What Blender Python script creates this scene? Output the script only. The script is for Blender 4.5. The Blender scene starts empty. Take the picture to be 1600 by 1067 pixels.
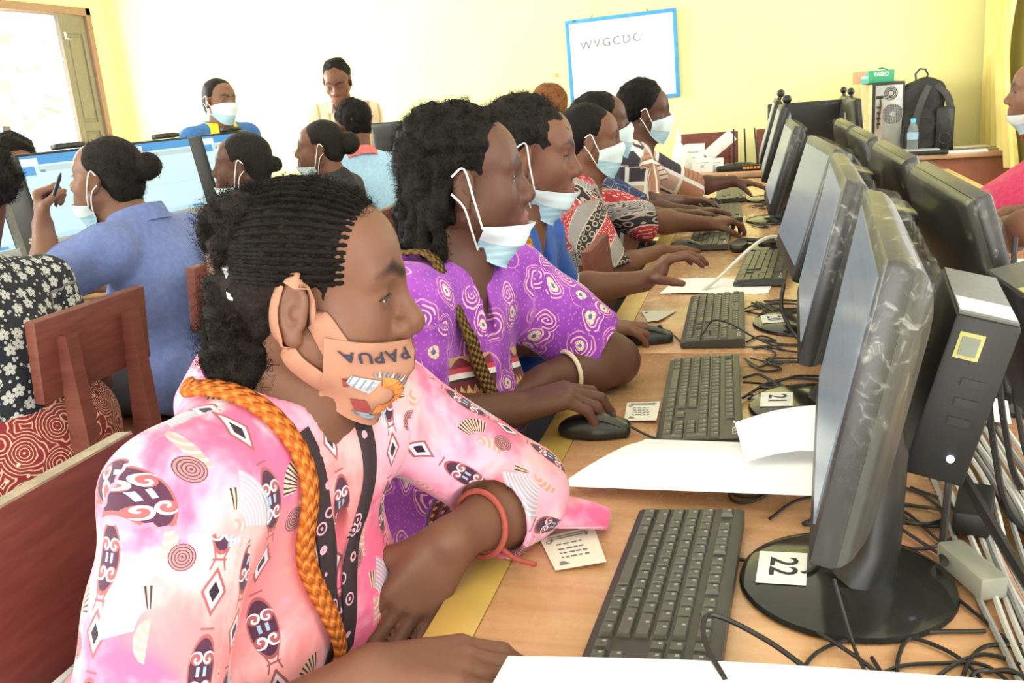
import bpy, bmesh, math, random
import numpy as np
from mathutils import Matrix, Vector
random.seed(7); rng = np.random.default_rng(7)
SC = bpy.context.scene
COL = SC.collection
R = math.radians
PI = math.pi

# ------------------------------------------------------------------ camera
CAM_F, CAM_ROLL, CAM_H = 1420.0, R(4.5), 1.28          # focal length in pixels of the 1600 px frame
CAM_PITCH, CAM_YAW = R(15.13), R(15.84)
_h = Vector((-math.sin(CAM_YAW), math.cos(CAM_YAW), 0)); _rt = Vector((math.cos(CAM_YAW), math.sin(CAM_YAW), 0)); _up = Vector((0, 0, 1))
C_F = _h * math.cos(CAM_PITCH) - _up * math.sin(CAM_PITCH)
C_U = _h * math.sin(CAM_PITCH) + _up * math.cos(CAM_PITCH)
C_X = _rt * math.cos(CAM_ROLL) - C_U * math.sin(CAM_ROLL)
C_Y = _rt * math.sin(CAM_ROLL) + C_U * math.cos(CAM_ROLL)
cam_data = bpy.data.cameras.new('camera'); cam = bpy.data.objects.new('camera', cam_data); COL.objects.link(cam)
m = Matrix((C_X, C_Y, -C_F)).transposed().to_4x4(); m.translation = (0, 0, CAM_H)
cam.matrix_world = m
cam_data.sensor_fit = 'HORIZONTAL'; cam_data.sensor_width = 36.0
cam_data.lens = CAM_F / 1600 * 36.0; cam_data.clip_start = 0.02; cam_data.clip_end = 200
SC.camera = cam
def ray(px, py): return C_F * CAM_F + C_X * (px - 800) - C_Y * (py - 533.5)
def at_y(px, py, y):
    d = ray(px, py); return Vector((0, 0, CAM_H)) + d * (y / d.y)
def at_z(px, py, z):
    d = ray(px, py); return Vector((0, 0, CAM_H)) + d * ((z - CAM_H) / d.z)
def at_x(px, py, x):
    d = ray(px, py); return Vector((0, 0, CAM_H)) + d * (x / d.x)

# ------------------------------------------------------------------ world, lights, exposure
SC.view_settings.view_transform = 'Standard'; SC.view_settings.look = 'None'
SC.view_settings.gamma = 1.0; SC.view_settings.use_curve_mapping = False
SC.view_settings.exposure = 0.12
W = bpy.data.worlds.new('sky'); SC.world = W; W.use_nodes = True
bgn = W.node_tree.nodes['Background']; bgn.inputs[0].default_value = (0.93, 0.97, 1.0, 1); bgn.inputs[1].default_value = 3.0
def area(name, loc, target, sx, sy, power, col=(1, 1, 1)):
    l = bpy.data.lights.new(name, 'AREA'); l.shape = 'RECTANGLE'; l.size = sx; l.size_y = sy; l.energy = power; l.color = col
    o = bpy.data.objects.new(name, l); COL.objects.link(o); o.location = loc
    o.rotation_euler = (Vector(target) - Vector(loc)).to_track_quat('-Z', 'Y').to_euler()
    return o
# daylight entering through the openings of the room (left windows, right windows, an opening added behind the camera for light)
area('daylight_left_back', (-5.22, 4.9, 1.58), (0, 4.9, 1.30), 1.2, 3.0, 560, (0.95, 0.98, 1.0))
area('daylight_left_front', (-5.22, .2, 1.58), (0, .6, 0.9), 1.2, 3.3, 275, (0.95, 0.98, 1.0))
area('daylight_right', (1.72, .2, 1.55), (-1.5, .4, 0.8), 1.2, 3.8, 60, (1.0, 0.98, 0.95))
area('daylight_right_back', (1.72, 4.6, 1.55), (-1, 5.2, 1.0), 1.2, 2.9, 45, (1.0, 0.98, 0.95))
area('fill_behind_camera', (-0.6, -2.66, 1.2), (-0.6, 1.5, 1.0), 3.2, 1.7, 100, (1.0, 0.99, 0.97))  # lamp added behind the camera, in an opening made for its light
# ------------------------------------------------------------------ tagging / linking
def tag(o, label=None, cat=None, group=None, kind=None):
    if label: o['label'] = label
    if cat: o['category'] = cat
    if group: o['group'] = group
    if kind: o['kind'] = kind
    return o
def empty(name, loc=(0, 0, 0), rot=(0, 0, 0), label=None, cat=None, group=None, parent=None):
    o = bpy.data.objects.new(name, None); COL.objects.link(o); o.location = loc; o.rotation_euler = rot; o.empty_display_size = .05
    if parent: o.parent = parent
    return tag(o, label, cat, group)
def link_mesh(name, me, mat=None, parent=None, loc=None, rot=None):
    if mat is not None and not me.materials: me.materials.append(mat)
    o = bpy.data.objects.new(name, me); COL.objects.link(o)
    if parent is not None: o.parent = parent
    if loc is not None: o.location = loc
    if rot is not None: o.rotation_euler = rot
    return o
def copy_tree(o, parent=None):
    c = o.copy(); COL.objects.link(c)
    if parent is not None: c.parent = parent
    for ch in list(o.children): copy_tree(ch, c)
    return c

class MB:
    """collects shapes and links them as ONE mesh object"""
    def __init__(s): s.bm = bmesh.new()
    def box(s, c, d, rot=None, bev=0.0, seg=2, taper=None):
        b = bmesh.new(); bmesh.ops.create_cube(b, size=1.0)
        for v in b.verts:
            v.co = Vector((v.co.x * d[0], v.co.y * d[1], v.co.z * d[2]))
            if taper and v.co.z > 0: v.co.x *= taper[0]; v.co.y *= taper[1]
        if bev > 0: bmesh.ops.bevel(b, geom=b.edges[:], offset=bev, segments=seg, affect='EDGES', profile=.5)
        s._add(b, c, rot); return s
    def _add(s, b, c, rot=None):
        M = Matrix.Translation(Vector(c))
        if rot is not None: M = M @ (rot.to_4x4() if isinstance(rot, Matrix) else Matrix.Rotation(rot[2], 4, 'Z') @ Matrix.Rotation(rot[1], 4, 'Y') @ Matrix.Rotation(rot[0], 4, 'X'))
        b.transform(M); me = bpy.data.meshes.new('t'); b.to_mesh(me); b.free(); s.bm.from_mesh(me); bpy.data.meshes.remove(me)
    def cyl(s, a, b, r0, r1=None, n=16, caps=True):
        a = Vector(a); b = Vector(b); r1 = r0 if r1 is None else r1
        t = bmesh.new(); L = (b - a).length
        bmesh.ops.create_cone(t, cap_ends=caps, segments=n, radius1=r0, radius2=r1, depth=L)
        M = Matrix.Translation((a + b) / 2) @ (b - a).to_track_quat('Z', 'Y').to_matrix().to_4x4()
        t.transform(M); me = bpy.data.meshes.new('t'); t.to_mesh(me); t.free(); s.bm.from_mesh(me); bpy.data.meshes.remove(me); return s
    def lathe(s, prof, n=24, c=(0, 0, 0), scale=(1, 1)):
        rings = []
        for (r, z) in prof:
            if r < 1e-6: rings.append([s.bm.verts.new((c[0], c[1], c[2] + z))])
            else: rings.append([s.bm.verts.new((c[0] + scale[0] * r * math.cos(2 * PI * i / n), c[1] + scale[1] * r * math.sin(2 * PI * i / n), c[2] + z)) for i in range(n)])
        for a, b in zip(rings[:-1], rings[1:]):
            for i in range(n):
                j = (i + 1) % n
                q = [a[i % len(a)], a[j % len(a)], b[j % len(b)], b[i % len(b)]]
                u = []
                for v in q:
                    if v not in u: u.append(v)
                if len(u) >= 3:
                    try: s.bm.faces.new(u)
                    except ValueError: pass
        return s
    def tube(s, pts, r, n=6, closed=False, caps=True):
        pts = [Vector(p) for p in pts]; N = len(pts)
        rs = r if hasattr(r, '__len__') else [r] * N
        rings = []; up = Vector((0, 0, 1)); prev = None
        for i, p in enumerate(pts):
            t = (pts[(i + 1) % N] - pts[i - 1]) if closed else (pts[min(i + 1, N - 1)] - pts[max(i - 1, 0)])
            if t.length < 1e-9: t = Vector((1, 0, 0))
            t.normalize()
            if prev is None: x = t.orthogonal().normalized()
            else:
                x = prev - t * prev.dot(t)
                x = x.normalized() if x.length > 1e-6 else t.orthogonal().normalized()
            prev = x; y = t.cross(x)
            rings.append([s.bm.verts.new(p + (x * math.cos(2 * PI * k / n) + y * math.sin(2 * PI * k / n)) * rs[i]) for k in range(n)])
        for i in range(N if closed else N - 1):
            a = rings[i]; b = rings[(i + 1) % N]
            for k in range(n): s.bm.faces.new((a[k], a[(k + 1) % n], b[(k + 1) % n], b[k]))
        if caps and not closed and n > 2:
            s.bm.faces.new(rings[0][::-1]); s.bm.faces.new(rings[-1])
        return s
    def prism(s, poly, z0, z1, M=None):
        lo = [s.bm.verts.new((x, y, z0)) for x, y in poly]; hi = [s.bm.verts.new((x, y, z1)) for x, y in poly]
        s.bm.faces.new(lo[::-1]); s.bm.faces.new(hi); n = len(poly)
        for i in range(n): s.bm.faces.new((lo[i], lo[(i + 1) % n], hi[(i + 1) % n], hi[i]))
        if M is not None: bmesh.ops.transform(s.bm, matrix=M, verts=lo + hi)
        return s
    def grid(s, f, nu, nv, thick=0.0):
        """f(u,v) -> point, u,v in 0..1; a sheet with optional thickness"""
        V = [[Vector(f(i / nu, j / nv)) for j in range(nv + 1)] for i in range(nu + 1)]
        def add(VV): return [[s.bm.verts.new(p) for p in row] for row in VV]
        A = add(V)
        for i in range(nu):
            for j in range(nv): s.bm.faces.new((A[i][j], A[i + 1][j], A[i + 1][j + 1], A[i][j + 1]))
        if thick:
            N = []
            for i in range(nu + 1):
                row = []
                for j in range(nv + 1):
                    du = V[min(i + 1, nu)][j] - V[max(i - 1, 0)][j]; dv = V[i][min(j + 1, nv)] - V[i][max(j - 1, 0)]
                    nn = du.cross(dv); nn = nn.normalized() if nn.length > 1e-12 else Vector((0, 0, 1))
                    row.append(V[i][j] - nn * thick)
                N.append(row)
            B = add(N)
            for i in range(nu):
                for j in range(nv): s.bm.faces.new((B[i][j], B[i][j + 1], B[i + 1][j + 1], B[i + 1][j]))
            for i in range(nu):
                s.bm.faces.new((A[i][0], B[i][0], B[i + 1][0], A[i + 1][0])); s.bm.faces.new((A[i][nv], A[i + 1][nv], B[i + 1][nv], B[i][nv]))
            for j in range(nv):
                s.bm.faces.new((A[0][j], A[0][j + 1], B[0][j + 1], B[0][j])); s.bm.faces.new((A[nu][j], B[nu][j], B[nu][j + 1], A[nu][j + 1]))
        return s
    def mesh(s, name, smooth=40):
        bmesh.ops.recalc_face_normals(s.bm, faces=s.bm.faces[:])
        me = bpy.data.meshes.new(name); s.bm.to_mesh(me); s.bm.free()
        if smooth:
            me.polygons.foreach_set('use_smooth', [True] * len(me.polygons))
            try: me.set_sharp_from_angle(angle=R(smooth))
            except Exception: pass
        return me
    def build(s, name, mat, parent=None, loc=None, rot=None, smooth=40):
        return link_mesh(name, s.mesh(name, smooth), mat, parent, loc, rot)

def catmull(pts, n=8):
    pts = [Vector(p) for p in pts]; out = []
    P = [pts[0] * 2 - pts[1]] + pts + [pts[-1] * 2 - pts[-2]]
    for i in range(1, len(P) - 2):
        a, b, c, d = P[i - 1], P[i], P[i + 1], P[i + 2]
        for k in range(n):
            t = k / n
            out.append(.5 * ((2 * b) + (c - a) * t + (2 * a - 5 * b + 4 * c - d) * t * t + (3 * b - a - 3 * c + d) * t ** 3))
    out.append(pts[-1]); return out

def text_mesh(txt, size=1.0, extrude=0.0, bold=0.0, space=1.0):
    c = bpy.data.curves.new('t', 'FONT'); c.body = txt; c.size = size; c.extrude = extrude; c.offset = bold; c.space_character = space
    c.align_x = 'CENTER'; c.align_y = 'CENTER'; c.resolution_u = 3
    o = bpy.data.objects.new('t', c); COL.objects.link(o)
    dg = bpy.context.evaluated_depsgraph_get(); dg.update()
    me = bpy.data.meshes.new_from_object(o.evaluated_get(dg)); bpy.data.objects.remove(o); bpy.data.curves.remove(c)
    me.materials.clear(); return me

# ------------------------------------------------------------------ materials: a tiny expression layer over shader nodes
class X:
    def __init__(s, M, k): s.M = M; s.k = k
    def _o(s, op, *a): return s.M.math(op, s, *a)
    def __add__(s, b): return s._o('ADD', b)
    __radd__ = __add__
    def __sub__(s, b): return s._o('SUBTRACT', b)
    def __rsub__(s, b): return s.M.math('SUBTRACT', b, s)
    def __mul__(s, b): return s._o('MULTIPLY', b)
    __rmul__ = __mul__
    def __truediv__(s, b): return s._o('DIVIDE', b)
    def __rtruediv__(s, b): return s.M.math('DIVIDE', b, s)
    def __neg__(s): return s._o('MULTIPLY', -1.0)
    def sin(s): return s._o('SINE')
    def abs(s): return s._o('ABSOLUTE')
    def sqrt(s): return s._o('SQRT')
    def floor(s): return s._o('FLOOR')
    def frac(s): return s._o('FRACT')
    def lt(s, b): return s._o('LESS_THAN', b)
    def gt(s, b): return s._o('GREATER_THAN', b)
    def min(s, b): return s._o('MINIMUM', b)
    def max(s, b): return s._o('MAXIMUM', b)
    def pow(s, b): return s._o('POWER', b)
    def band(s, a, b): return s.gt(a) * s.lt(b)
    def ss(s, a, b):
        n = s.M.nt.nodes.new('ShaderNodeMapRange'); n.interpolation_type = 'SMOOTHSTEP'
        s.M.plug(n.inputs[0], s); n.inputs[1].default_value = a; n.inputs[2].default_value = b
        return X(s.M, n.outputs[0])
class Mat:
    def __init__(s, name):
        s.m = bpy.data.materials.new(name); s.m.use_nodes = True; s.nt = s.m.node_tree
        s.b = s.nt.nodes['Principled BSDF']; s._tc = None
    def plug(s, inp, v):
        if isinstance(v, X): s.nt.links.new(v.k, inp)
        else:
            if hasattr(v, '__len__') and len(v) == 3 and inp.type == 'RGBA': v = (*v, 1)
            inp.default_value = v
    def math(s, op, *a):
        n = s.nt.nodes.new('ShaderNodeMath'); n.operation = op
        for i, v in enumerate(a): s.plug(n.inputs[i], v)
        return X(s, n.outputs[0])
    def tc(s, out='Object'):
        if s._tc is None: s._tc = s.nt.nodes.new('ShaderNodeTexCoord')
        return X(s, s._tc.outputs[out])
    def rnd(s):
        n = s.nt.nodes.new('ShaderNodeObjectInfo'); return X(s, n.outputs['Random'])
    def attr(s, name, fac=True):
        n = s.nt.nodes.new('ShaderNodeAttribute'); n.attribute_name = name
        return X(s, n.outputs['Fac' if fac else 'Color'])
    def xyz(s, v):
        n = s.nt.nodes.new('ShaderNodeSeparateXYZ'); s.plug(n.inputs[0], v); return [X(s, o) for o in n.outputs]
    def vec(s, x, y, z=0.0):
        n = s.nt.nodes.new('ShaderNodeCombineXYZ')
        for i, v in enumerate((x, y, z)): s.plug(n.inputs[i], v)
        return X(s, n.outputs[0])
    def vmul(s, v, k):
        n = s.nt.nodes.new('ShaderNodeVectorMath'); n.operation = 'MULTIPLY'; s.plug(n.inputs[0], v); n.inputs[1].default_value = k; return X(s, n.outputs[0])
    def vadd(s, v, w):
        n = s.nt.nodes.new('ShaderNodeVectorMath'); n.operation = 'ADD'; s.plug(n.inputs[0], v); s.plug(n.inputs[1], w); return X(s, n.outputs[0])
    def noise(s, v, scale, detail=3, rough=.5, dist=0.0, col=False):
        n = s.nt.nodes.new('ShaderNodeTexNoise'); s.plug(n.inputs['Vector'], v)
        n.inputs['Scale'].default_value = scale; n.inputs['Detail'].default_value = detail; n.inputs['Roughness'].default_value = rough; n.inputs['Distortion'].default_value = dist
        return X(s, n.outputs[1 if col else 0])
    def vor(s, v, scale, dim='2D', feat='F1', rand=1.0):
        n = s.nt.nodes.new('ShaderNodeTexVoronoi'); n.voronoi_dimensions = dim; n.feature = feat
        s.plug(n.inputs['Vector'], v); n.inputs['Scale'].default_value = scale; n.inputs['Randomness'].default_value = rand
        if feat == 'DISTANCE_TO_EDGE': return X(s, n.outputs[0])
        return X(s, n.outputs['Distance']), X(s, n.outputs['Color']), X(s, n.outputs['Position'])
    def wave(s, v, scale, dist=0, dscale=1, detail=2, axis='X'):
        n = s.nt.nodes.new('ShaderNodeTexWave'); s.plug(n.inputs[0], v); n.bands_direction = axis
        n.inputs['Scale'].default_value = scale; n.inputs['Distortion'].default_value = dist; n.inputs['Detail'].default_value = detail; n.inputs['Detail Scale'].default_value = dscale
        return X(s, n.outputs['Fac'])
    def mix(s, f, a, b):
        n = s.nt.nodes.new('ShaderNodeMix'); n.data_type = 'RGBA'; n.clamp_factor = True
        s.plug(n.inputs[0], f); s.plug(n.inputs[6], a); s.plug(n.inputs[7], b)
        return X(s, n.outputs[2])
    def mulc(s, a, b):
        n = s.nt.nodes.new('ShaderNodeMix'); n.data_type = 'RGBA'; n.blend_type = 'MULTIPLY'
        n.inputs[0].default_value = 1.0; s.plug(n.inputs[6], a); s.plug(n.inputs[7], b); return X(s, n.outputs[2])
    def ramp(s, f, stops):
        n = s.nt.nodes.new('ShaderNodeValToRGB'); s.plug(n.inputs[0], f); e = n.color_ramp.elements
        while len(e) < len(stops): e.new(.5)
        for i, (p, c) in enumerate(stops): e[i].position = p; e[i].color = (*c, 1)
        return X(s, n.outputs[0])
    def bump(s, h, strength=.3, dist=.01):
        n = s.nt.nodes.new('ShaderNodeBump'); s.plug(n.inputs['Height'], h); n.inputs['Strength'].default_value = strength; n.inputs['Distance'].default_value = dist
        s.nt.links.new(n.outputs[0], s.b.inputs['Normal'])
    def set(s, color=None, rough=None, metal=None, spec=None, sheen=None, trans=None, alpha=None, coat=None, emit=None, estr=None, sss=None, ior=None):
        I = s.b.inputs
        for k, v in (('Base Color', color), ('Roughness', rough), ('Metallic', metal), ('Specular IOR Level', spec), ('Sheen Weight', sheen), ('Transmission Weight', trans),
                     ('Alpha', alpha), ('Coat Weight', coat), ('Emission Color', emit), ('Emission Strength', estr), ('Subsurface Weight', sss), ('IOR', ior)):
            if v is not None: s.plug(I[k], v)
        return s.m
def plain(name, col, rough=.5, metal=0.0, var=.06, scale=30, bump=0.0, spec=.5, **kw):
    M = Mat(name); n = M.noise(M.tc(), scale, 4)
    c = M.mix(n.ss(.25, .75), tuple(x * (1 - var) for x in col), tuple(min(1, x * (1 + var)) for x in col))
    if bump: M.bump(n, bump, .003)
    return M.set(color=c, rough=rough, metal=metal, spec=spec, **kw)

# ------------------------------------------------------------------ distance-field bodies (smooth unions, polygonised with surface nets)
f32 = np.float32
def V3(*a): return np.array(a if len(a) > 1 else a[0], dtype=np.float64)
def smin(a, b, k):
    h = np.clip(.5 + .5 * (b - a) / k, 0, 1); return b * (1 - h) + a * h - k * h * (1 - h)
class SDF:
    def __init__(s): s.ops = []; s.disp = None; s.cut = []
    def _op(s, f, lo, hi, k, mode): s.ops.append((f, np.array(lo, float), np.array(hi, float), k, mode)); return s
    def rc(s, a, b, ra, rb=None, k=.01, mode='u'):
        a = V3(a); b = V3(b); rb = ra if rb is None else rb; d = (b - a); L2 = max(float(d @ d), 1e-12)
        a32 = a.astype(f32); d32 = d.astype(f32)
        def f(P):
            q = P - a32; t = np.clip((q @ d32) / f32(L2), 0, 1); q = q - t[:, None] * d32
            return np.sqrt((q * q).sum(1)) - (ra + t * (rb - ra))
        r = max(ra, rb); return s._op(f, np.minimum(a, b) - r, np.maximum(a, b) + r, k, mode)
    def sp(s, c, r, k=.01, mode='u'): return s.rc(c, c, r, r, k, mode)
    def ell(s, c, r, k=.01, mode='u', M=None):
        c = V3(c); r = V3(r); Mm = np.eye(3) if M is None else np.array(M, float)   # columns = axes
        c32 = c.astype(f32); M32 = Mm.astype(f32); r32 = r.astype(f32)
        def f(P):
            q = (P - c32) @ M32; a = np.sqrt(((q / r32) ** 2).sum(1)); b = np.sqrt(((q / (r32 * r32)) ** 2).sum(1)) + f32(1e-9)
            return a * (a - 1) / b
        e = np.sqrt(((Mm * r[None, :]) ** 2).sum(1)); return s._op(f, c - e, c + e, k, mode)
    def box(s, c, hd, rad=.005, k=.005, mode='u', M=None):
        c = V3(c); hd = V3(hd); Mm = np.eye(3) if M is None else np.array(M, float)
        c32 = c.astype(f32); M32 = Mm.astype(f32); h32 = (hd - rad).astype(f32)
        def f(P):
            q = np.abs((P - c32) @ M32) - h32
            return np.sqrt((np.maximum(q, 0) ** 2).sum(1)) + np.minimum(q.max(1), 0) - rad
        e = (np.abs(Mm) * hd[None, :]).sum(1); return s._op(f, c - e, c + e, k, mode)
    def grp(s, g, k=.005):
        lo, hi = g.bounds(); return s._op(g.ev, lo, hi, k, 'u')
    def plane_cut(s, p, n, lo=None, hi=None):
        """remove what lies on the +n side (optionally only inside a box)"""
        s.cut.append((V3(p).astype(f32), (V3(n) / np.linalg.norm(n)).astype(f32), lo, hi)); return s
    def bounds(s):
        U = [o for o in s.ops if o[4] == 'u']
        return np.min([o[1] for o in U], 0), np.max([o[2] for o in U], 0)
    def ev(s, P, margin=.03):
        d = np.full(len(P), 10.0, dtype=f32)
        for f, lo, hi, k, mode in s.ops:
            mg = margin + k
            i = np.nonzero(((P > (lo - mg).astype(f32)) & (P < (hi + mg).astype(f32))).all(1))[0]
            if not len(i): continue
            v = f(P[i]).astype(f32)
            if mode == 'u': d[i] = smin(d[i], v, k)
            elif mode == 's': d[i] = -smin(-d[i], v, k)
        if s.disp is not None:
            i = np.nonzero(d < margin + .03)[0]
            if len(i): d[i] = d[i] - s.disp(P[i]).astype(f32)
        for p, n, lo, hi in s.cut:
            v = (P - p) @ n
            if lo is not None:
                ins = ((P > np.array(lo, f32)) & (P < np.array(hi, f32))).all(1); d = np.where(ins, np.maximum(d, v), d)
            else: d = np.maximum(d, v)
        return d
    def grad(s, P, e=.002):
        P = np.asarray(P, f32); g = np.stack([s.ev(P + np.eye(3, dtype=f32)[i] * e, .08) - s.ev(P - np.eye(3, dtype=f32)[i] * e, .08) for i in range(3)], 1)
        return g / (np.linalg.norm(g, axis=1, keepdims=True) + 1e-9)
    def project(s, P, off=0.0, it=6):
        P = np.asarray(P, f32).copy()
        for _ in range(it):
            d = s.ev(P, .15) - off; P = P - np.clip(d, -.03, .03)[:, None] * s.grad(P) * .9
        return P
    def mesh(s, h):
        B = 8; bs = B * h; lo, hi = s.bounds(); pad = h * 3 + .008; lo = lo - pad; hi = hi + pad
        n = np.ceil((hi - lo) / bs).astype(int)
        I = np.stack(np.meshgrid(*[np.arange(k) for k in n], indexing='ij'), -1).reshape(-1, 3)
        cc = (lo + (I + .5) * bs).astype(f32)
        keep = np.abs(s.ev(cc, bs * 1.3 + .02)) < bs * 1.15 + .01
        I = I[keep]
        if not len(I): return np.zeros((0, 3)), np.zeros((0, 4), int)
        g = np.arange(B + 1); G = np.stack(np.meshgrid(g, g, g, indexing='ij'), -1).reshape(-1, 3)
        D = np.empty((len(I), (B + 1) ** 3), f32)
        CH = 400
        for a in range(0, len(I), CH):
            P = (lo + (I[a:a + CH, None, :] * B + G[None]) * h).reshape(-1, 3).astype(f32)
            D[a:a + CH] = s.ev(P, .012).reshape(-1, (B + 1) ** 3)
        D = D.reshape(len(I), B + 1, B + 1, B + 1); S = D < 0
        N = n * B + 2
        key = lambda q: (q[:, 0].astype(np.int64) * N[1] + q[:, 1]) * N[2] + q[:, 2]
        c = [S[:, i:B + i, j:B + j, k:B + k] for i in (0, 1) for j in (0, 1) for k in (0, 1)]
        sm = sum(x.astype(np.int8) for x in c); act = (sm > 0) & (sm < 8)
        b, x, y, z = np.nonzero(act)
        acc = np.zeros((len(b), 3)); cnt = np.zeros(len(b))
        for ax in range(3):
            o1, o2 = [q for q in range(3) if q != ax]
            for u in (0, 1):
                for v in (0, 1):
                    p = [x.copy(), y.copy(), z.copy()]; p[o1] = p[o1] + u; p[o2] = p[o2] + v
                    q = [t.copy() for t in p]; q[ax] = q[ax] + 1
                    d0 = D[b, p[0], p[1], p[2]]; d1 = D[b, q[0], q[1], q[2]]; cr = (d0 < 0) != (d1 < 0)
                    t = np.where(cr, d0 / np.where(cr, d0 - d1, 1), 0)
                    pos = np.zeros((len(b), 3)); pos[:, o1] = u; pos[:, o2] = v; pos[:, ax] = t
                    acc += pos * cr[:, None]; cnt += cr
        cell = I[b] * B + np.stack([x, y, z], 1)
        verts = lo + (cell + acc / cnt[:, None]) * h
        K = key(cell); order = np.argsort(K); Ks = K[order]
        quads = []
        for ax in range(3):
            o1, o2 = (ax + 1) % 3, (ax + 2) % 3
            sl0 = [slice(0, B)] * 3; sl1 = [slice(0, B)] * 3; sl1[ax] = slice(1, B + 1)
            A0 = S[(slice(None), *sl0)]; A1 = S[(slice(None), *sl1)]
            b, x, y, z = np.nonzero(A0 != A1); flip = A0[b, x, y, z]
            c0 = I[b] * B + np.stack([x, y, z], 1); e1 = np.eye(3, dtype=int)[o1]; e2 = np.eye(3, dtype=int)[o2]
            q = np.stack([c0, c0 - e1, c0 - e1 - e2, c0 - e2], 1)
            kk = key(q.reshape(-1, 3)); j = np.clip(np.searchsorted(Ks, kk), 0, len(Ks) - 1); ok = (Ks[j] == kk).reshape(-1, 4).all(1)
            idx = order[j].reshape(-1, 4)[ok]; fl = flip[ok]
            idx[~fl] = idx[~fl][:, ::-1]; quads.append(idx)
        return verts, np.concatenate(quads)
def np_mesh(name, v, f, attrs=None, colors=None, smooth=True):
    me = bpy.data.meshes.new(name); v = np.asarray(v, np.float32); f = np.asarray(f, np.int32); k = f.shape[1]
    me.vertices.add(len(v)); me.vertices.foreach_set('co', v.ravel())
    me.loops.add(f.size); me.loops.foreach_set('vertex_index', f.ravel())
    me.polygons.add(len(f)); me.polygons.foreach_set('loop_start', np.arange(len(f), dtype=np.int32) * k)
    me.update(calc_edges=True)
    if smooth: me.polygons.foreach_set('use_smooth', np.ones(len(f), bool))
    for n, a in (attrs or {}).items():
        t = me.attributes.new(n, 'FLOAT', 'POINT'); t.data.foreach_set('value', np.asarray(a, np.float32))
    for n, a in (colors or {}).items():
        t = me.attributes.new(n, 'FLOAT_COLOR', 'POINT'); c = np.ones((len(v), 4), np.float32); c[:, :3] = a; t.data.foreach_set('color', c.ravel())
    me.validate(); return me
def sines(seed, n, freq, spread=.5):
    r = np.random.default_rng(seed); w = r.normal(size=(n, 3)); w /= np.linalg.norm(w, axis=1, keepdims=True)
    w *= (freq * (1 + spread * r.uniform(-1, 1, size=(n, 1)))); ph = r.uniform(0, 6.28, n)
    w = w.astype(f32); ph = ph.astype(f32)
    return lambda P: np.sin(P @ w.T + ph).sum(1) / math.sqrt(n)
def Rm(yaw, pitch=0, roll=0):
    """forward +X, left +Y, up +Z; pitch > 0 looks down"""
    return np.array(Matrix.Rotation(yaw, 3, 'Z') @ Matrix.Rotation(pitch, 3, 'Y') @ Matrix.Rotation(roll, 3, 'X'))
# ================================================================== the room
XL, XR, YB, YF, ZC = -5.1, 1.52, 6.75, -2.6, 3.1
def yellow_wall():
    M = Mat('yellow_wall_paint'); P = M.tc(); n = M.noise(P, 1.3, 4); n2 = M.noise(P, 90, 3)
    M.bump(n2, .12, .004); return M.set(color=M.mix(n.ss(.3, .7), (.86, .82, .37), (.89, .85, .41)), rough=.7, spec=.25)
wall_m = yellow_wall()
def structure(o): o['kind'] = 'structure'; return o
# tiled floor
grout = plain('floor_grout', (.42, .40, .36), .9)
b = MB(); b.box(((XL + XR) / 2, (YB + YF) / 2, -.056), (XR - XL, YB - YF, .1)); fl = structure(b.build('floor', grout))
Mt = Mat('white_floor_tile'); P = Mt.tc(); n = Mt.noise(P, 6, 4); rd = Mt.rnd()
tile_m = Mt.set(color=Mt.mix(n.ss(.3, .75), (.66, .66, .62), (.76, .76, .73)), rough=Mt.noise(P, 18, 2) * .15 + .18, spec=.5)
tb = MB(); tb.box((0, 0, 0), (.396, .396, .012), bev=.002, seg=1); tme = tb.mesh('tile'); tme.materials.append(tile_m)
for i in range(10):
    for j in range(18):
        o = bpy.data.objects.new('tile', tme); COL.objects.link(o); o.parent = fl; o.location = (-3.2 + .4 * i, -.2 + .4 * j, -.006)
b = MB()
for i in range(17):
    for j in range(24):
        x, y = XL + .1 + .4 * i + .0, YF + .2 + .4 * j
        if not (-3.39 < x < .59 and -.39 < y < 7.0): b.box((x + .1, y, -.006), (.396, .396, .012))
tag(b.build('far_tiles', tile_m, fl, smooth=0), kind='stuff')
b = MB(); b.box(((XL + XR) / 2, YB + .06, ZC / 2), (XR - XL + .3, .12, ZC)); structure(b.build('wall_back', wall_m))
b = MB(); b.box(((XL + XR) / 2, YF - .06, ZC / 2 + 1.0), (XR - XL + .3, .12, ZC - 2.0)); b.box((XL + 1.1, YF - .06, 1), (2.3, .12, 2.01)); b.box((XR - .1, YF - .06, 1), (.5, .12, 2.01)); structure(b.build('wall_front', wall_m))
ceil_m = plain('white_ceiling', (.80, .79, .74), .8)
b = MB(); b.box(((XL + XR) / 2, (YB + YF) / 2, ZC + .05), (XR - XL + .3, YB - YF + .3, .1)); structure(b.build('ceiling', ceil_m))
# left wall with two window openings
WZ0, WZ1 = .95, 2.19
def wall_x(name, x, spans, z0=WZ0, z1=WZ1, t=.14):
    b = MB(); y = YF
    for (a, c) in spans:
        b.box((x, (y + a) / 2, ZC / 2), (t, a - y, ZC)); b.box((x, (a + c) / 2, z0 / 2), (t, c - a, z0)); b.box((x, (a + c) / 2, (z1 + ZC) / 2), (t, c - a, ZC - z1)); y = c
    b.box((x, (y + YB) / 2, ZC / 2), (t, YB - y, ZC)); return structure(b.build(name, wall_m))
LW = [(-1.6, 1.9), (3.3, 6.53)]; RW = [(-1.9, 2.2), (3.0, 6.1)]
wall_x('wall_left', XL - .07, LW); wall_x('wall_right', XR + .07, RW, .9, 2.2)
frame_m = plain('reddish_window_wood', (.30, .17, .12), .55, bump=.1)
shut_m = plain('grey_brown_shutter_paint', (.20, .17, .13), .6, bump=.12, scale=40)
white_m = plain('hinge_white', (.75, .75, .72), .5)
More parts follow.
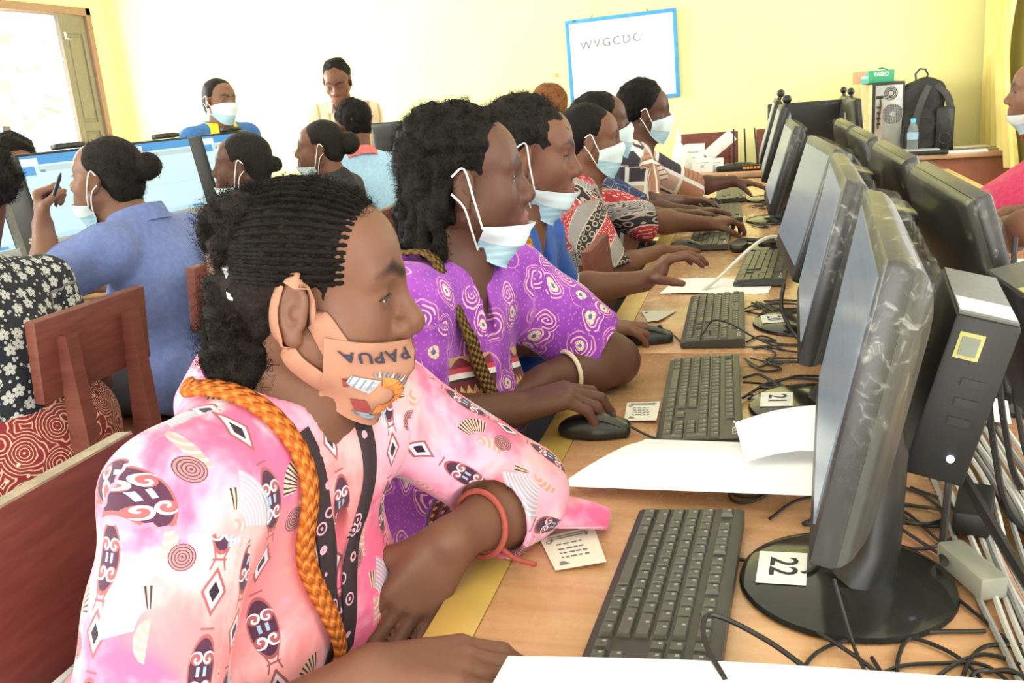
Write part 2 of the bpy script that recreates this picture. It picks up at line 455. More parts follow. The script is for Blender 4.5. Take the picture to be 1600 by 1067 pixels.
def window(name, x, y0, y1, z0, z1, mull=2):
    w = empty(name, (x, (y0 + y1) / 2, z0)); w['kind'] = 'structure'
    for (yy, zz, dy, dz) in ((0, .03, y1 - y0, .06), (0, z1 - z0 - .03, y1 - y0, .06), (-(y1 - y0) / 2 + .03, (z1 - z0) / 2, .06, z1 - z0), ((y1 - y0) / 2 - .03, (z1 - z0) / 2, .06, z1 - z0)):
        b = MB(); b.box((0, yy, zz), (.12, dy, dz), bev=.006); b.build('frame_rail', frame_m, w)
    return w
for k, (a, c) in enumerate(LW): w_ = window('window_%d' % (k + 1), XL - .05, a, c, WZ0, WZ1)
for k, (a, c) in enumerate(RW): window('window_%d' % (k + 3), XR + .05, a, c, .9, 2.2)
# wooden shutter leaf standing open at the far end of the back-left window
sh = empty('window_shutter', (XL - .03, 6.475, WZ0 + .04), (0, 0, R(96)), 'tall grey brown wooden window shutter standing open at the left window', 'shutter')
hgt, wd = WZ1 - WZ0 - .1, .34
for (xx, zz, dx, dz) in ((-.035 + 0, hgt / 2, .07, hgt), (-wd + .035, hgt / 2, .07, hgt)):
    b = MB(); b.box((xx, 0, zz), (dx, .035, dz), bev=.003); b.build('stile', shut_m, sh)
for zz, dz in ((.05, .10), (.30, .07), (hgt - .07, .14)):
    b = MB(); b.box((-wd / 2, 0, zz), (wd - .138, .033, dz), bev=.003); b.build('rail', shut_m, sh)
for z0, z1 in ((.10, .265), (.335, hgt - .14)):
    b = MB(); b.box((-wd / 2, 0, (z0 + z1) / 2), (wd - .13, .012, z1 - z0)); b.box((-wd / 2, 0, (z0 + z1) / 2), (wd - .19, .024, z1 - z0 - .05), bev=.005, seg=1); b.build('panel', shut_m, sh)
for zz in (.32, .95):
    b = MB(); b.cyl((.006, -.01, zz - .06), (.006, -.01, zz + .06), .009, n=10); b.build('hinge', white_m, sh)
b = MB(); b.box((-wd + .04, -.022, hgt - .16), (.012, .012, .05)); b.box((-wd + .055, -.022, hgt - .18), (.04, .012, .010)); b.build('latch', white_m, sh)
# yellow pleated curtain tied aside at the right window near the back corner
Mc = Mat('yellow_curtain_cloth'); P = Mc.tc(); Mc.bump(Mc.noise(P, 200, 3), .1, .002)
cur_m = Mc.set(color=Mc.mix(Mc.noise(P, 5, 3).ss(.3, .7), (.80, .64, .20), (.86, .72, .28)), rough=.85)
b = MB()
def cur(u, t):
    z = 2.4 - 1.75 * t; sq = 1 - .42 * math.exp(-((t - .62) / .3) ** 2); y = 6.66 - (.95 * u) * sq; return (XR - .10 - .035 * math.sin(u * 34) * sq - .06 * t * (1 - t), y, z)
b.grid(cur, 90, 14, .003); tag(b.build('curtain', cur_m), 'yellow pleated curtain gathered beside the right window at the back corner', 'curtain')
# pale foliage seen through the left window
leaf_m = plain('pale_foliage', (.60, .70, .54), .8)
rl = np.random.default_rng(3)
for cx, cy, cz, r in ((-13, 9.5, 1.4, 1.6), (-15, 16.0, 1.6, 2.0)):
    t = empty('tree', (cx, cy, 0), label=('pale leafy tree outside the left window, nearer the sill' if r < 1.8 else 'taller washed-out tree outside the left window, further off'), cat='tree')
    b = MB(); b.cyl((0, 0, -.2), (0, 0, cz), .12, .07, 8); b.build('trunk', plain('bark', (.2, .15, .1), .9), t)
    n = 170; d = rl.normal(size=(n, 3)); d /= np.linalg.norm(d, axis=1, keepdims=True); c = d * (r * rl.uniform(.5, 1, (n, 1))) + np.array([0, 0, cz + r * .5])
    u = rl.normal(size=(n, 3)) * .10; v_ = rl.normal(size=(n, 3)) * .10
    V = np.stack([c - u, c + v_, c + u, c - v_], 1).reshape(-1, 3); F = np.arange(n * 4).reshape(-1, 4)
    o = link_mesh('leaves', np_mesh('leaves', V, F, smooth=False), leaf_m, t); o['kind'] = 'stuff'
b = MB(); b.box((-20, 8, -.25), (29.5, 60, .1)); structure(b.build('ground', plain('outside_ground', (.45, .42, .33), .9)))
# whiteboard hung on the back wall by strings
wx0, wx1 = at_y(882, 33, YB - .03), at_y(1056, 12, YB - .03); wl0, wl1 = at_y(893, 166, YB - .03), at_y(1063, 152, YB - .03)
bw = ((wx1 - wx0).length + (wl1 - wl0).length) / 2; bh = ((wx0 - wl0).length + (wx1 - wl1).length) / 2; bc = (wx0 + wx1 + wl0 + wl1) / 4
rollb = math.atan2((wx1 - wx0).z, (wx1 - wx0).x)
blue_m = plain('blue_board_frame', (.05, .30, .72), .45); brd_m = plain('whiteboard_gloss', (.93, .94, .95), .25); mark_m = plain('faint_marker', (.13, .14, .17), .7); ink_m = plain('black_mark', (.02, .02, .03), .6)
wb = empty('whiteboard', bc, (0, -rollb, 0), 'white board in a blue frame hung by strings on the yellow wall', 'whiteboard')
b = MB(); b.box((0, .0, 0), (bw - .03, .012, bh - .03)); b.build('panel', brd_m, wb)
fw = .026
for (cx, cz, dx, dz) in ((0, bh / 2 - fw / 2, bw, fw), (0, -bh / 2 + fw / 2, bw, fw), (-bw / 2 + fw / 2, 0, fw, bh - 2 * fw), (bw / 2 - fw / 2, 0, fw, bh - 2 * fw)):
    b = MB(); b.box((cx, 0, cz), (dx, .024, dz), bev=.003); b.build('frame_bar', blue_m, wb)
me = text_mesh('WVGCDC', .084, 0, -.0004, 1.25)
o = link_mesh('lettering', me, mark_m, wb, (-.075, -.0075, bh * .5 - .175), (R(90), R(-3), 0))
b = MB(); b.tube([(-bw / 2 + .036, -.008, bh / 2 - .05), (-bw / 2 + .042, -.008, bh / 2 - .062), (-bw / 2 + .034, -.008, bh / 2 - .078)], .002, 5); b.box((-bw / 2 + .07, -.014, bh / 2 - .008), (.018, .004, .006)); b.build('small_mark', ink_m, wb)
for xx, sx in ((-bw * .25, .05), (bw * .25, -.04)):
    b = MB(); b.tube([(xx, -.004, bh / 2 - .002), (xx + sx * .4, .008, bh / 2 + .06), (xx + sx, .012, bh / 2 + .30)], .0014, 5); b.build('string', plain('string', (.25, .23, .2), .9), wb)
    b = MB(); b.tube([(xx - .014, -.006, bh / 2 + .016), (xx, -.008, bh / 2 + .002), (xx + .004, -.006, bh / 2 + .020)], .0022, 5); b.build('hook', ink_m, wb)
p = at_y(868, 118, YB - .005); b = MB(); b.box((0, 0, 0), (.035, .006, .030), bev=.001); b.box((.0, -.004, .006), (.012, .003, .012)); o = b.build('wall_socket', plain('old_socket', (.50, .45, .20), .7), None, p); tag(o, 'small old socket patch on the wall left of the white board', 'socket')
# ================================================================== people: library
SKIN_CACHE = {}
def skin_mat():
    if 'm' in SKIN_CACHE: return SKIN_CACHE['m']
    M = Mat('skin'); c = M.attr('Col', False); p = M.tc()
    n = M.noise(p, 60, 4); n2 = M.noise(p, 420, 2)
    c = M.mix(n.ss(.3, .75) * .35, c, M.mulc(c, (1.18, 1.12, 1.08)))
    M.bump(n2 * .6 + n * .4, .22, .0015)
    SKIN_CACHE['m'] = M.set(color=c, rough=n * .14 + .40, spec=.27, sss=0.0)
    return SKIN_CACHE['m']
def hair_mat(name, col, scale=260):
    M = Mat(name); p = M.tc(); n = M.noise(p, scale, 4, .7); n2 = M.noise(p, 45, 3)
    c = M.mix(n.ss(.3, .7), tuple(x * .25 for x in col), tuple(x * 1.1 for x in col)); c = M.mix(n2.ss(.35, .8) * .4, c, tuple(x * 1.2 for x in col))
    M.bump(n * .7 + n2 * .5, .9, .004)
    return M.set(color=c, rough=.68, spec=.14)
class Head:
    def __init__(s, pos, ypr, sc=1.0): s.p = V3(pos); s.M = Rm(*[R(a) for a in ypr]); s.s = sc
    def w(s, *q): return s.p + s.s * (s.M @ V3(*q))
    def d(s, *q): return s.M @ V3(*q)
    def l(s, P): return ((np.asarray(P, float) - s.p) @ s.M) / s.s
def add_head(S, H, eyes=.6, nose=1.0, lips=1.0, full=1.0):
    w, k = H.w, H.s
    E = lambda c, r, kk=.015, mode='u', M=None: S.ell(w(*c), V3(r) * k, kk * k, mode, H.M if M is None else H.M @ M)
    def C(a, b, ra, rb=None, kk=.01, mode='u'): S.rc(w(*a), w(*b), ra * k, (ra if rb is None else rb) * k, kk * k, mode)
    E((-.010, 0, .030), (.092, .073, .078)); E((.035, 0, .036), (.055, .062, .056), .02)
    E((.033, 0, -.03), (.054, .058, .066), .02)
    for y in (1, -1):
        C((.0, .050 * full * y, -.050), (.058, .020 * y, -.098), .020, .016, .025)
        E((.048, .040 * y, -.030), (.026, .022, .026), .03)
        C((.082, .006 * y, .022), (.066, .046 * y, .021), .010, .009, .014)
    C((.069, -.009, -.100), (.069, .009, -.100), .018, .018, .022)
    E((.074, 0, -.065), (.024, .033, .030), .022)
    C((.085, 0, .012), (.1015, 0, -.024), .0080, .0115 * nose, .014)
    C((.1035, 0, -.030), (.1035, 0, -.030), .0135 * nose, None, .008)
    for y in (1, -1):
        C((.0945, .0185 * y, -.034), (.0965, .0155 * y, -.036), .0100 * nose, None, .007)
        E((.098, .034 * y, .002), (.018, .020, .0110), .012, 's')
        C((.0675, .034 * y, .0005), (.0675, .034 * y, .0005), .0150, None, .005)
        if eyes > .05: E((.0825, .0355 * y, -.001), (.0075, .0150, .0058 * eyes), .0012, 's')
        C((.099, .0095 * y, -.0445), (.105, .0085 * y, -.046), .0042, None, .003, 's')
    for a, b, r, z in (((.082, -.025, -.067), (.0955, -.009, -.0615), .0062, 0), ((.0955, -.009, -.0615), (.0955, .009, -.0615), .0070, 0), ((.0955, .009, -.0615), (.082, .025, -.067), .0062, 0),
                       ((.081, -.023, -.071), (.0940, -.009, -.0760), .0066, 0), ((.0940, -.009, -.0760), (.0940, .009, -.0760), .0084, 0), ((.0940, .009, -.0760), (.081, .023, -.071), .0066, 0)):
        C(a, b, r * lips, None, .0035)
    for y in (1, -1):
        ax = Rm(R(22 * y), R(8), 0)
        E((-.006, .076 * y, -.008), (.018, .0085, .032), .005, 'u', ax)
        E((-.004, .0845 * y, -.006), (.0105, .0055, .021), .003, 's', ax)
        E((-.001, .079 * y, -.010), (.006, .006, .008), .003, 'u', ax)
        E((-.004, .076 * y, -.036), (.009, .007, .009), .004)
def head_paint(H, P, base, lipc=(.30, .115, .10), brow=1.0):
    q = H.l(P); c = np.tile(V3(base), (len(P), 1)).astype(float)
    def blend(m, col): c[:] = c * (1 - m[:, None]) + np.array(col) * m[:, None]
    def seg(a, b):
        a = V3(a); d = V3(b) - a; t = np.clip(((q - a) @ d) / (d @ d), 0, 1); return np.linalg.norm(q - a - t[:, None] * d, axis=1)
    sm = lambda d, r0, r1: np.clip((r1 - d) / (r1 - r0), 0, 1)
    cheek = np.exp(-(((q - V3(.07, 0, -.03)) / V3(.03, .05, .03)) ** 2).sum(1)); blend(cheek * .25, V3(base) * V3(1.25, 1.1, 1.05))
    for y in (1, -1):
        for a, b, r in (((.093, .010 * y, .0235), (.086, .030 * y, .031), .0052), ((.086, .030 * y, .031), (.069, .050 * y, .023), .0042)):
            blend(sm(seg(a, b), r * .7, r * 1.7) * .9 * brow, V3(base) * .10)
        blend(sm(seg((.083, .022 * y, -.006), (.080, .042 * y, -.006)), .002, .010) * .35, V3(base) * .55)
    l = np.minimum.reduce([seg((.084, -.023, -.067), (.098, -.008, -.062)), seg((.098, -.008, -.062), (.098, .008, -.062)), seg((.098, .008, -.062), (.084, .023, -.067)),
                           seg((.083, -.022, -.071), (.098, -.008, -.0765)), seg((.098, -.008, -.0765), (.098, .008, -.0765)), seg((.098, .008, -.0765), (.083, .022, -.071))])
    blend(sm(l, .006, .0105) * .75, lipc)
    blend(sm(np.minimum(seg((.085, -.025, -.0690), (.100, 0, -.069)), seg((.085, .025, -.0690), (.100, 0, -.069))), .0012, .0032) * .8, V3(base) * .25)
    return c
def unit(v): v = V3(v); return v / np.linalg.norm(v)
def add_hand(S, wr, f, n, th, curl=(.35, .55, .4), fc=None, s=1.0, thumb=(.55, .25), spread=1.0, nails=None):
    """f: along the hand, n: out of the palm, th: towards the thumb side"""
    wr = V3(wr); f = unit(f); n = V3(n); n = unit(n - f * (n @ f)); t = np.cross(n, f); t = t if t @ V3(th) > 0 else -t
    pal = SDF(); ml = (.086, .089, .084, .075); of = (.027, .009, -.009, -.026)
    L = ((.044, .026, .021), (.049, .030, .022), (.045, .028, .022), (.035, .021, .019))
    pal.sp(wr, .024 * s, .012)
    kn = []
    for i in range(4):
        kp = wr + f * ml[i] * s + t * of[i] * s - n * .004 * s; kn.append(kp)
        pal.rc(wr + t * of[i] * .55 * s + f * .012 * s, kp, .0165 * s, .0115 * s, .010)
    pal.rc(wr + f * .02 * s + t * .018 * s + n * .006 * s, wr + f * .055 * s + t * .028 * s + n * .008 * s, .016 * s, .014 * s, .012)
    S.grp(pal, .012 * s)
    for i in range(4):
        g = SDF(); cu = curl if fc is None or fc[i] is None else fc[i]; a = 0.0; p = kn[i]; sd = of[i] * 2.6 * spread
        r = (.0096, .0089, .0081, .0070) if i < 3 else (.0085, .0077, .0070, .0062)
        for j in range(3):
            a += cu[j]; d = unit(f * math.cos(a) + n * math.sin(a) + t * sd * max(0, math.cos(a)))
            q = p + d * L[i][j] * s; g.rc(p, q, r[j] * s, r[j + 1] * s, .004); 
            if j == 2 and nails is not None: nails.append((q - d * .004 * s - (n * math.cos(a) - f * math.sin(a)) * .006 * s, .0062 * s))
            p = q
        S.grp(g, .0035)
    g = SDF(); b = wr + f * .022 * s + t * .020 * s + n * .004 * s
    d = unit(t * math.sin(thumb[0] + .2) + f * math.cos(thumb[0] + .2) + n * .25); p = b + d * .044 * s; g.rc(b, p, .0145 * s, .0125 * s, .006)
    d = unit(t * math.sin(thumb[0]) * .8 + f * math.cos(thumb[0]) + n * (.25 + thumb[1])); q = p + d * .034 * s; g.rc(p, q, .0120 * s, .0105 * s, .004)
    d = unit(t * math.sin(thumb[0]) * .4 + f * math.cos(thumb[0]) + n * (.25 + thumb[1] * 1.4)); e = q + d * .026 * s; g.rc(q, e, .0108 * s, .0085 * s, .004)
    if nails is not None: nails.append((e - d * .004 * s + t * .007 * s, .0070 * s))
    S.grp(g, .006)
def add_arm(S, sh, el, wr, s=1.0, k=.02):
    S.rc(sh, el, .047 * s, .039 * s, k); m = V3(el) + (V3(wr) - V3(el)) * .35
    S.rc(el, m, .039 * s, .041 * s, k); S.rc(m, wr, .040 * s, .025 * s, k)
def add_torso(S, J, g=0.0, bust=.0, belly=0.0, w=1.0):
    """J: pelvis, chest, neck, shR, shL; g grows every radius"""
    pe, ch, ne, a, b = (V3(J[k]) for k in ('pelvis', 'chest', 'neck', 'shR', 'shL'))
    y = unit(b - a); z = unit(ch - pe); x = np.cross(y, z); x = unit(x); z = np.cross(x, y); M = np.stack([x, y, z], 1); J['fr'] = M
    S.ell(pe, V3(.125 * w + g, .175 * w + g, .13 + g), .05, 'u', M)
    S.ell((pe + ch) / 2 + x * (.01 + belly * .4), V3(.105 * w + belly + g, .145 * w + belly * .6 + g, .15 + g), .06, 'u', M)
    S.ell(ch, V3(.112 * w + g, .158 * w + g, .16 + g), .06, 'u', M)
    S.rc(a, b, .052 + g, .052 + g, .06)
    S.rc(a + (ne - a) * .25, ne - x * .01, .040 + g, .046 + g, .05); S.rc(b + (ne - b) * .25, ne - x * .01, .040 + g, .046 + g, .05)
    if bust > 0:
        for q in (1, -1): S.ell(ch + x * .075 + y * .075 * q - z * .055, V3(.065, .070, .065) * bust + g, .05, 'u', M)
def add_legs(S, J, g=0.0):
    pe = V3(J['pelvis']); M = J['fr']; x = V3(J.get('face', M[:, 0])); x = unit(V3(x[0], x[1], 0)); y = V3(-x[1], x[0], 0); z = V3(0, 0, 1)
    for q in (1, -1):
        hip = pe + y * .085 * q - z * .03
        if J.get('stand'): kn = hip + x * .02 - z * (hip[2] - .47); an = hip - z * (hip[2] - .08) - x * .02
        else: kn = hip + x * J.get('thigh', .40) + y * .03 * q; kn[2] = min(kn[2], .52); an = V3(kn[0] + x[0] * .03, kn[1] + x[1] * .03, .08)
        S.rc(hip, kn, .085 + g, .058 + g, .05); S.rc(kn, an, .056 + g, .036 + g * 1.6, .03)
        if g == 0: S.rc(an - z * .035, an + x * .13 - z * .045, .034, .028, .02)
SKIN = dict(dark=(.108, .048, .033), mid=(.150, .070, .046), light=(.215, .108, .072), warm=(.165, .072, .045))
MESHED = {}
def mesh_obj(name, S, h, base, mat, parent, paint=None, attrs=None, kind=None):
    v, f = S.mesh(h)
    me = np_mesh(name, v - V3(base), f, attrs(v) if attrs else None, {'Col': paint(v)} if paint else None)
    o = link_mesh(name, me, mat, parent)
    if kind: o['kind'] = kind
    return o
def make_eyes(H, base, parent, look=(0, 0), near=True):
    m = SKIN_CACHE.setdefault('eye', None)
    if m is None:
        M = Mat('eyeball'); x, y, z = M.xyz(M.tc()); r = (y * y + z * z).sqrt()
        c = M.mix(r.lt(.0060) * x.gt(0), (.40, .34, .30), (.014, .008, .006)); m = SKIN_CACHE['eye'] = M.set(color=c, rough=.15, spec=.5)
    for q in (1, -1):
        b = MB(); bmesh.ops.create_uvsphere(b.bm, u_segments=16, v_segments=10, radius=.0128)
        o = b.build('eye', m, parent); o.location = Vector(H.w(.0683, .034 * q, .0005)) - Vector(base)
        o.rotation_euler = Matrix(H.M @ Rm(R(look[0]), R(look[1]))).to_euler(); o.scale = (H.s,) * 3
    if near:
        lm = SKIN_CACHE.setdefault('lash', None) or plain('eyelash', (.012, .008, .007), .6); SKIN_CACHE['lash'] = lm
        for q in (1, -1):
            b = MB(); pts = []
            for i in range(9):
                t = -1 + i / 4; pts.append(Vector(H.w(.0838 - .0058 * t * t * (1.0 if t < 0 else 1.5), (.0350 + .0145 * t) * q, .0032 - .0042 * t * t)) - Vector(base))
            b.tube(pts, [.0004 + .0011 * H.s * (1 - (i / 4 - 1) ** 2 * .6) for i in range(9)], 5); b.build('eyelashes', lm, parent)
class Ray:
    """distance from the head's vertical axis to its surface, sampled per direction"""
    def __init__(s, H, full=1.0):
        s.H = H; S = SDF(); add_head(S, Head((0, 0, 0), (0, 0, 0)), eyes=0, full=full); s.S = S
        S.rc((-.03, 0, -.06), (-.05, 0, -.2), .053, .056, .03)
    def r(s, th, z, x0=0.0):
        th = np.asarray(th, float); z = np.asarray(z, float); d = np.stack([np.cos(th), np.sin(th), 0 * th], -1).reshape(-1, 3).astype(f32)
        o = np.stack([0 * th + x0, 0 * th, z], -1).reshape(-1, 3).astype(f32); t = np.full(len(d), .17, f32)
        for _ in range(14): t = np.clip(t - np.clip(s.S.ev(o + d * t[:, None], .2), -.02, .05) * .9, .0, .17)
        return t.reshape(th.shape)
def blur(a, n):
    for _ in range(n):
        p = np.pad(a, 1, mode='edge'); a = (p[1:-1, 1:-1] * 2 + p[:-2, 1:-1] + p[2:, 1:-1] + p[1:-1, :-2] + p[1:-1, 2:]) / 6
    return a
class Mask:
    """a face covering as a sheet r(theta, z) around the face"""
    def __init__(s, H, RY, top, bot, thm, nu=44, nv=20, off=.004, tent=10, flare=0.0, pleats=0.0):
        th = np.linspace(-thm, thm, nu + 1); U = np.linspace(0, 1, nv + 1)
        TH, T = np.meshgrid(th, U, indexing='ij'); c = np.cos(TH / thm * PI / 2)
        zt = top[1] + (top[0] - top[1]) * c; zb = bot[1] + (bot[0] - bot[1]) * c          # (front, side)
        Z = zb + (zt - zb) * T; zc_ = -.100; r = RY.r(TH, np.maximum(Z, -.112)); r0 = RY.r(TH, TH * 0 + zc_); r = np.where(Z < zc_, np.maximum(np.where(Z < -.112, 0, r), r0 - (zc_ - Z) * (.35 + .5 * c)), r)
        rs = blur(r, tent); r = np.maximum(r, rs) + off
        r = blur(r, 2) + flare * T * c; r = r + pleats * (np.abs((T * 4) % 1 - .5) - .25) * np.clip(c * 1.5, 0, 1)
        s.H = H; s.TH, s.Z, s.r, s.T, s.nu, s.nv, s.thm = TH, Z, r, T, nu, nv, thm
    def at(s, u, t, off=0.0):
        i = np.clip(u * s.nu, 0, s.nu - 1e-6); j = np.clip(t * s.nv, 0, s.nv - 1e-6); a, b = int(i), int(j); fa, fb = i - a, j - b
        g = lambda A: (A[a, b] * (1 - fa) + A[a + 1, b] * fa) * (1 - fb) + (A[a, b + 1] * (1 - fa) + A[a + 1, b + 1] * fa) * fb
        th, z, r = g(s.TH), g(s.Z), g(s.r) + off
        return s.H.w(r * math.cos(th), r * math.sin(th), z)
def ribbon(pts, nrm, width, thick, name, mat, parent, base, attr=None):
    """strip along pts lying flat on a surface with normals nrm"""
    pts = np.asarray(pts, float); N = len(pts); v = []; f = []; uu = []; vv = []; L = 0
    prof = [(-.5, 0), (-.46, 1), (0, 1.15), (.46, 1), (.5, 0), (0, -.2)]
    for i in range(N):
        t = unit(pts[min(i + 1, N - 1)] - pts[max(i - 1, 0)]); n = unit(nrm[i] - t * (nrm[i] @ t)); b = np.cross(n, t)
        L += np.linalg.norm(pts[i] - pts[i - 1]) if i else 0; wd = width[i] if hasattr(width, '__len__') else width
        for a, h in prof: v.append(pts[i] + b * a * wd + n * h * thick - V3(base)); uu.append(L); vv.append(a * wd)
    K = len(prof)
    for i in range(N - 1):
        for k in range(K): f.append((i * K + k, i * K + (k + 1) % K, (i + 1) * K + (k + 1) % K, (i + 1) * K + k))
    me = np_mesh(name, np.array(v), np.array(f), {'pu': uu, 'pv': vv}); return link_mesh(name, me, mat, parent)
def resample(pts, step):
    pts = [V3(p) for p in pts]; out = [pts[0]]
    for a, b in zip(pts[:-1], pts[1:]):
        n = max(1, int(np.linalg.norm(b - a) / step))
        for i in range(1, n + 1): out.append(a + (b - a) * i / n)
    return np.array(out)
def surf_ribbon(S, ctrl, width, thick, name, mat, parent, base, off=.001, step=.008, smooth=2):
    P = resample([V3(p) for p in catmull(ctrl, 6)], step); P = S.project(P, off)
    for _ in range(smooth): P[1:-1] = (P[:-2] + P[1:-1] * 2 + P[2:]) / 4
    return ribbon(P, S.grad(P), width, thick, name, mat, parent, base)
def strands(S, n, seed, length, r, name, mat, parent, base, region=None, curl=.010, seg=5, grav=0.0, h=.012, sides=3):
    """short curly hairs growing out of a hair surface"""
    v, f = S.mesh(h)
    if region is not None: v = v[region(v)]
    g = np.random.default_rng(seed); v = v[g.integers(0, len(v), n)] + g.normal(0, h * .4, (n, 3)); v = S.project(v, -.002, 4); nr = S.grad(v)
    dirn = nr + g.normal(0, .45, (n, 3)); dirn /= np.linalg.norm(dirn, axis=1, keepdims=True)
    a = np.cross(dirn, g.normal(size=(n, 3))); a /= np.linalg.norm(a, axis=1, keepdims=True); b = np.cross(dirn, a)
    ln = length * g.uniform(.4, 1.15, n); ph = g.uniform(0, 6.28, n); tw = g.uniform(5, 11, n)
    V = []; K = sides
    for i in range(seg + 1):
        t = i / seg; c = v + dirn * (ln * t)[:, None] + (a * np.cos(ph + tw * t)[:, None] + b * np.sin(ph + tw * t)[:, None]) * curl * t ** .7 - a * 0
        c[:, 2] -= grav * t * t * ln
        for k in range(K):
            an = 2 * PI * k / K; V.append(c + (a * math.cos(an) + b * math.sin(an)) * r * (1 - .6 * t))
    V = np.stack(V, 1)                       # n, (seg+1)*K, 3
    F = []
    for i in range(seg):
        for k in range(K): F.append((i * K + k, i * K + (k + 1) % K, (i + 1) * K + (k + 1) % K, (i + 1) * K + k))
    F = (np.array(F)[None] + (np.arange(n) * (seg + 1) * K)[:, None, None]).reshape(-1, 4)
    o = link_mesh(name, np_mesh(name, V.reshape(-1, 3) - V3(base), F), mat, parent); o['kind'] = 'stuff'; return o
def collar(J, H, mat, parent, base, r=.066, h=.040, open_=.55, drop=.045, flare=.018, stand=.012, name='collar', fold=True):
    """turn-down collar around the neck, open in front"""
    M = J['fr']; x, y, z = M[:, 0], M[:, 1], M[:, 2]; c = V3(J['neck']) - x * .002
    def f(u, t):
        a = open_ + (2 * PI - 2 * open_) * u; ca, sa = math.cos(a), math.sin(a); fr = (ca + 1) / 2
        rad = r * (1 + .06 * fr); dz = stand - drop * fr ** 1.6
        if fold: prof = [(0.0, .0), (.004, .030), (.012, .040), (flare * .9, .026), (flare * 1.35 + .010 * fr, -.006 - .012 * fr)]
        else: prof = [(0, 0), (.004, .012), (.006, .022), (.009, .032), (.012, h)]
        k = t * 4; i = min(int(k), 3); q = k - i; e = prof[i][0] * (1 - q) + prof[i + 1][0] * q; hh = prof[i][1] * (1 - q) + prof[i + 1][1] * q
        return c + x * ca * (rad + e) * 1.02 + y * sa * (rad + e) * 1.08 + z * (dz + hh)
    b = MB(); b.grid(lambda u, t: Vector(f(u, t) - V3(base)), 44, 10, .0028); return b.build(name, mat, parent, smooth=80)
def print_uv(J, arms):
    """print coordinates on a garment: along / around the sleeve, or across / up the torso"""
    M = J['fr']; c = V3(J['chest'])
    def f(v):
        q = (v - c) @ M; u = np.where(q[:, 0] > 0, q[:, 1], .9 + q[:, 1]) * 1.0; w = q[:, 2] * .85 - np.abs(q[:, 0]) * .5 + .05
        for k, (a, b) in enumerate(arms):
            a = V3(a); b = V3(b); d = b - a; L = np.linalg.norm(d); d = d / L; t = (v - a) @ d
            r = v - a - t[:, None] * d; e = np.cross(d, V3(0, 0, 1)); e = unit(e) if np.linalg.norm(e) > .01 else V3(1, 0, 0); g = np.cross(d, e)
            dist = np.linalg.norm(r, axis=1); on = (t > .02) & (dist < .13) & (t < L + .4) & (np.abs(q[:, 1]) > .13)
            u = np.where(on, 2.0 + k + np.arctan2(r @ g, r @ e) * .07, u); w = np.where(on, -t, w)
        return {'pu': u, 'pv': w}
    return f
def fabric_disp(seed, amp=.0035, f1=26, f2=60):
    a = sines(seed, 5, f1, .4); b = sines(seed + 1, 6, f2, .4); c = sines(seed + 2, 3, 12, .3)
    def d(P):
        w = c(P); Q = P + w[:, None] * f32(.02)
        return amp * (1.0 - np.abs(a(Q))) * .9 + amp * .45 * b(Q) * (.5 + .5 * np.clip(w, -1, 1))
    return d
# ================================================================== furniture and equipment
TZ = .74
def wood_top():
    M = Mat('orange_wood_laminate'); P = M.tc(); x, y, z = M.xyz(P)
    st = M.vmul(P, (1.2, 14, 6)); n = M.noise(st, 3.0, 5, .6, .5); n2 = M.noise(M.vmul(P, (2.0, 5, 2)), 1.6, 3); n3 = M.noise(M.vmul(P, (2, 40, 6)), 2, 3)
    c = M.ramp(n * .75 + n3 * .25, [(.28, (.49, .245, .115)), (.50, (.58, .33, .165)), (.74, (.66, .405, .215))])
    c = M.mix(n2.ss(.46, .66) * .45, c, (.72, .33, .20))
    return M.set(color=c, rough=M.noise(P, 40, 2) * .1 + .22, spec=.45, coat=.25)
wood = wood_top()
band = plain('olive_yellow_edging', (.52, .34, .09), .3, var=.1, scale=14)
leg_m = plain('dark_brown_wood', (.13, .06, .04), .6, var=.15, scale=20)
brown = plain('brown_desk_paint', (.30, .10, .055), .45, var=.12, scale=12)
def table(name, x0, x1, y0, y1, label, front=-1, m=None, legs=True, group=None):
    t = empty(name, ((x0 + x1) / 2, (y0 + y1) / 2, 0), label=label, cat='table', group=group); w, d = x1 - x0, y1 - y0
    bw_ = .055; fx = front * (w / 2 - bw_ / 2)
    b = MB(); b.box((-front * bw_ / 2, 0, TZ - .014), (w - bw_, d, .028), bev=.002); b.build('top', m or wood, t)
    b = MB(); b.box((fx, 0, TZ - .014), (bw_, d, .0284), bev=.004); b.build('edge_band', band, t)
    b = MB(); b.box((-front * .04, 0, TZ - .075), (w - .12, d - .08, .09)); b.build('apron', leg_m, t)
    for sx in (-1, 1):
        for sy in (-1, 1):
            b = MB(); b.box((sx * (w / 2 - .06), sy * (d / 2 - .06), (TZ - .03) / 2), (.05, .05, TZ - .03), bev=.003); b.build('leg', leg_m, t)
    return t
DX0, DX1 = -.345, .262
table('desk', DX0, DX1, .25, 1.822, 'orange wooden desk nearest the camera, under the pink woman\'s arm')
table('desk', DX0, DX1, 1.828, 3.03, 'second orange wooden desk, beyond the purple shirt woman\'s keyboard')
table('desk', DX0 - .01, DX1, 3.036, 4.25, 'third orange wooden desk, before the woman in red batik')
table('desk', DX0 - .02, DX1, 4.256, 5.2, 'farthest orange wooden desk, before the woman in white and brown')
table('desk', .300, .95, .25, 1.822, 'right hand orange desk behind the nearest monitor', 1)
table('desk', .300, .95, 1.828, 3.4, 'right hand desk under the black monitor backs', 1)
table('desk', .300, .95, 3.406, 5.2, 'right hand desk before the woman in the hot pink shirt', 1)
plank = plain('plywood_strip', (.46, .27, .10), .6, var=.12, scale=12)
o = MB().box((0, 0, 0), (.036, 4.9, .02)).build('cable_board', plank, None, (.281, 2.72, TZ - .03)); tag(o, 'narrow plywood board filling the gap between the two desk rows', 'board')
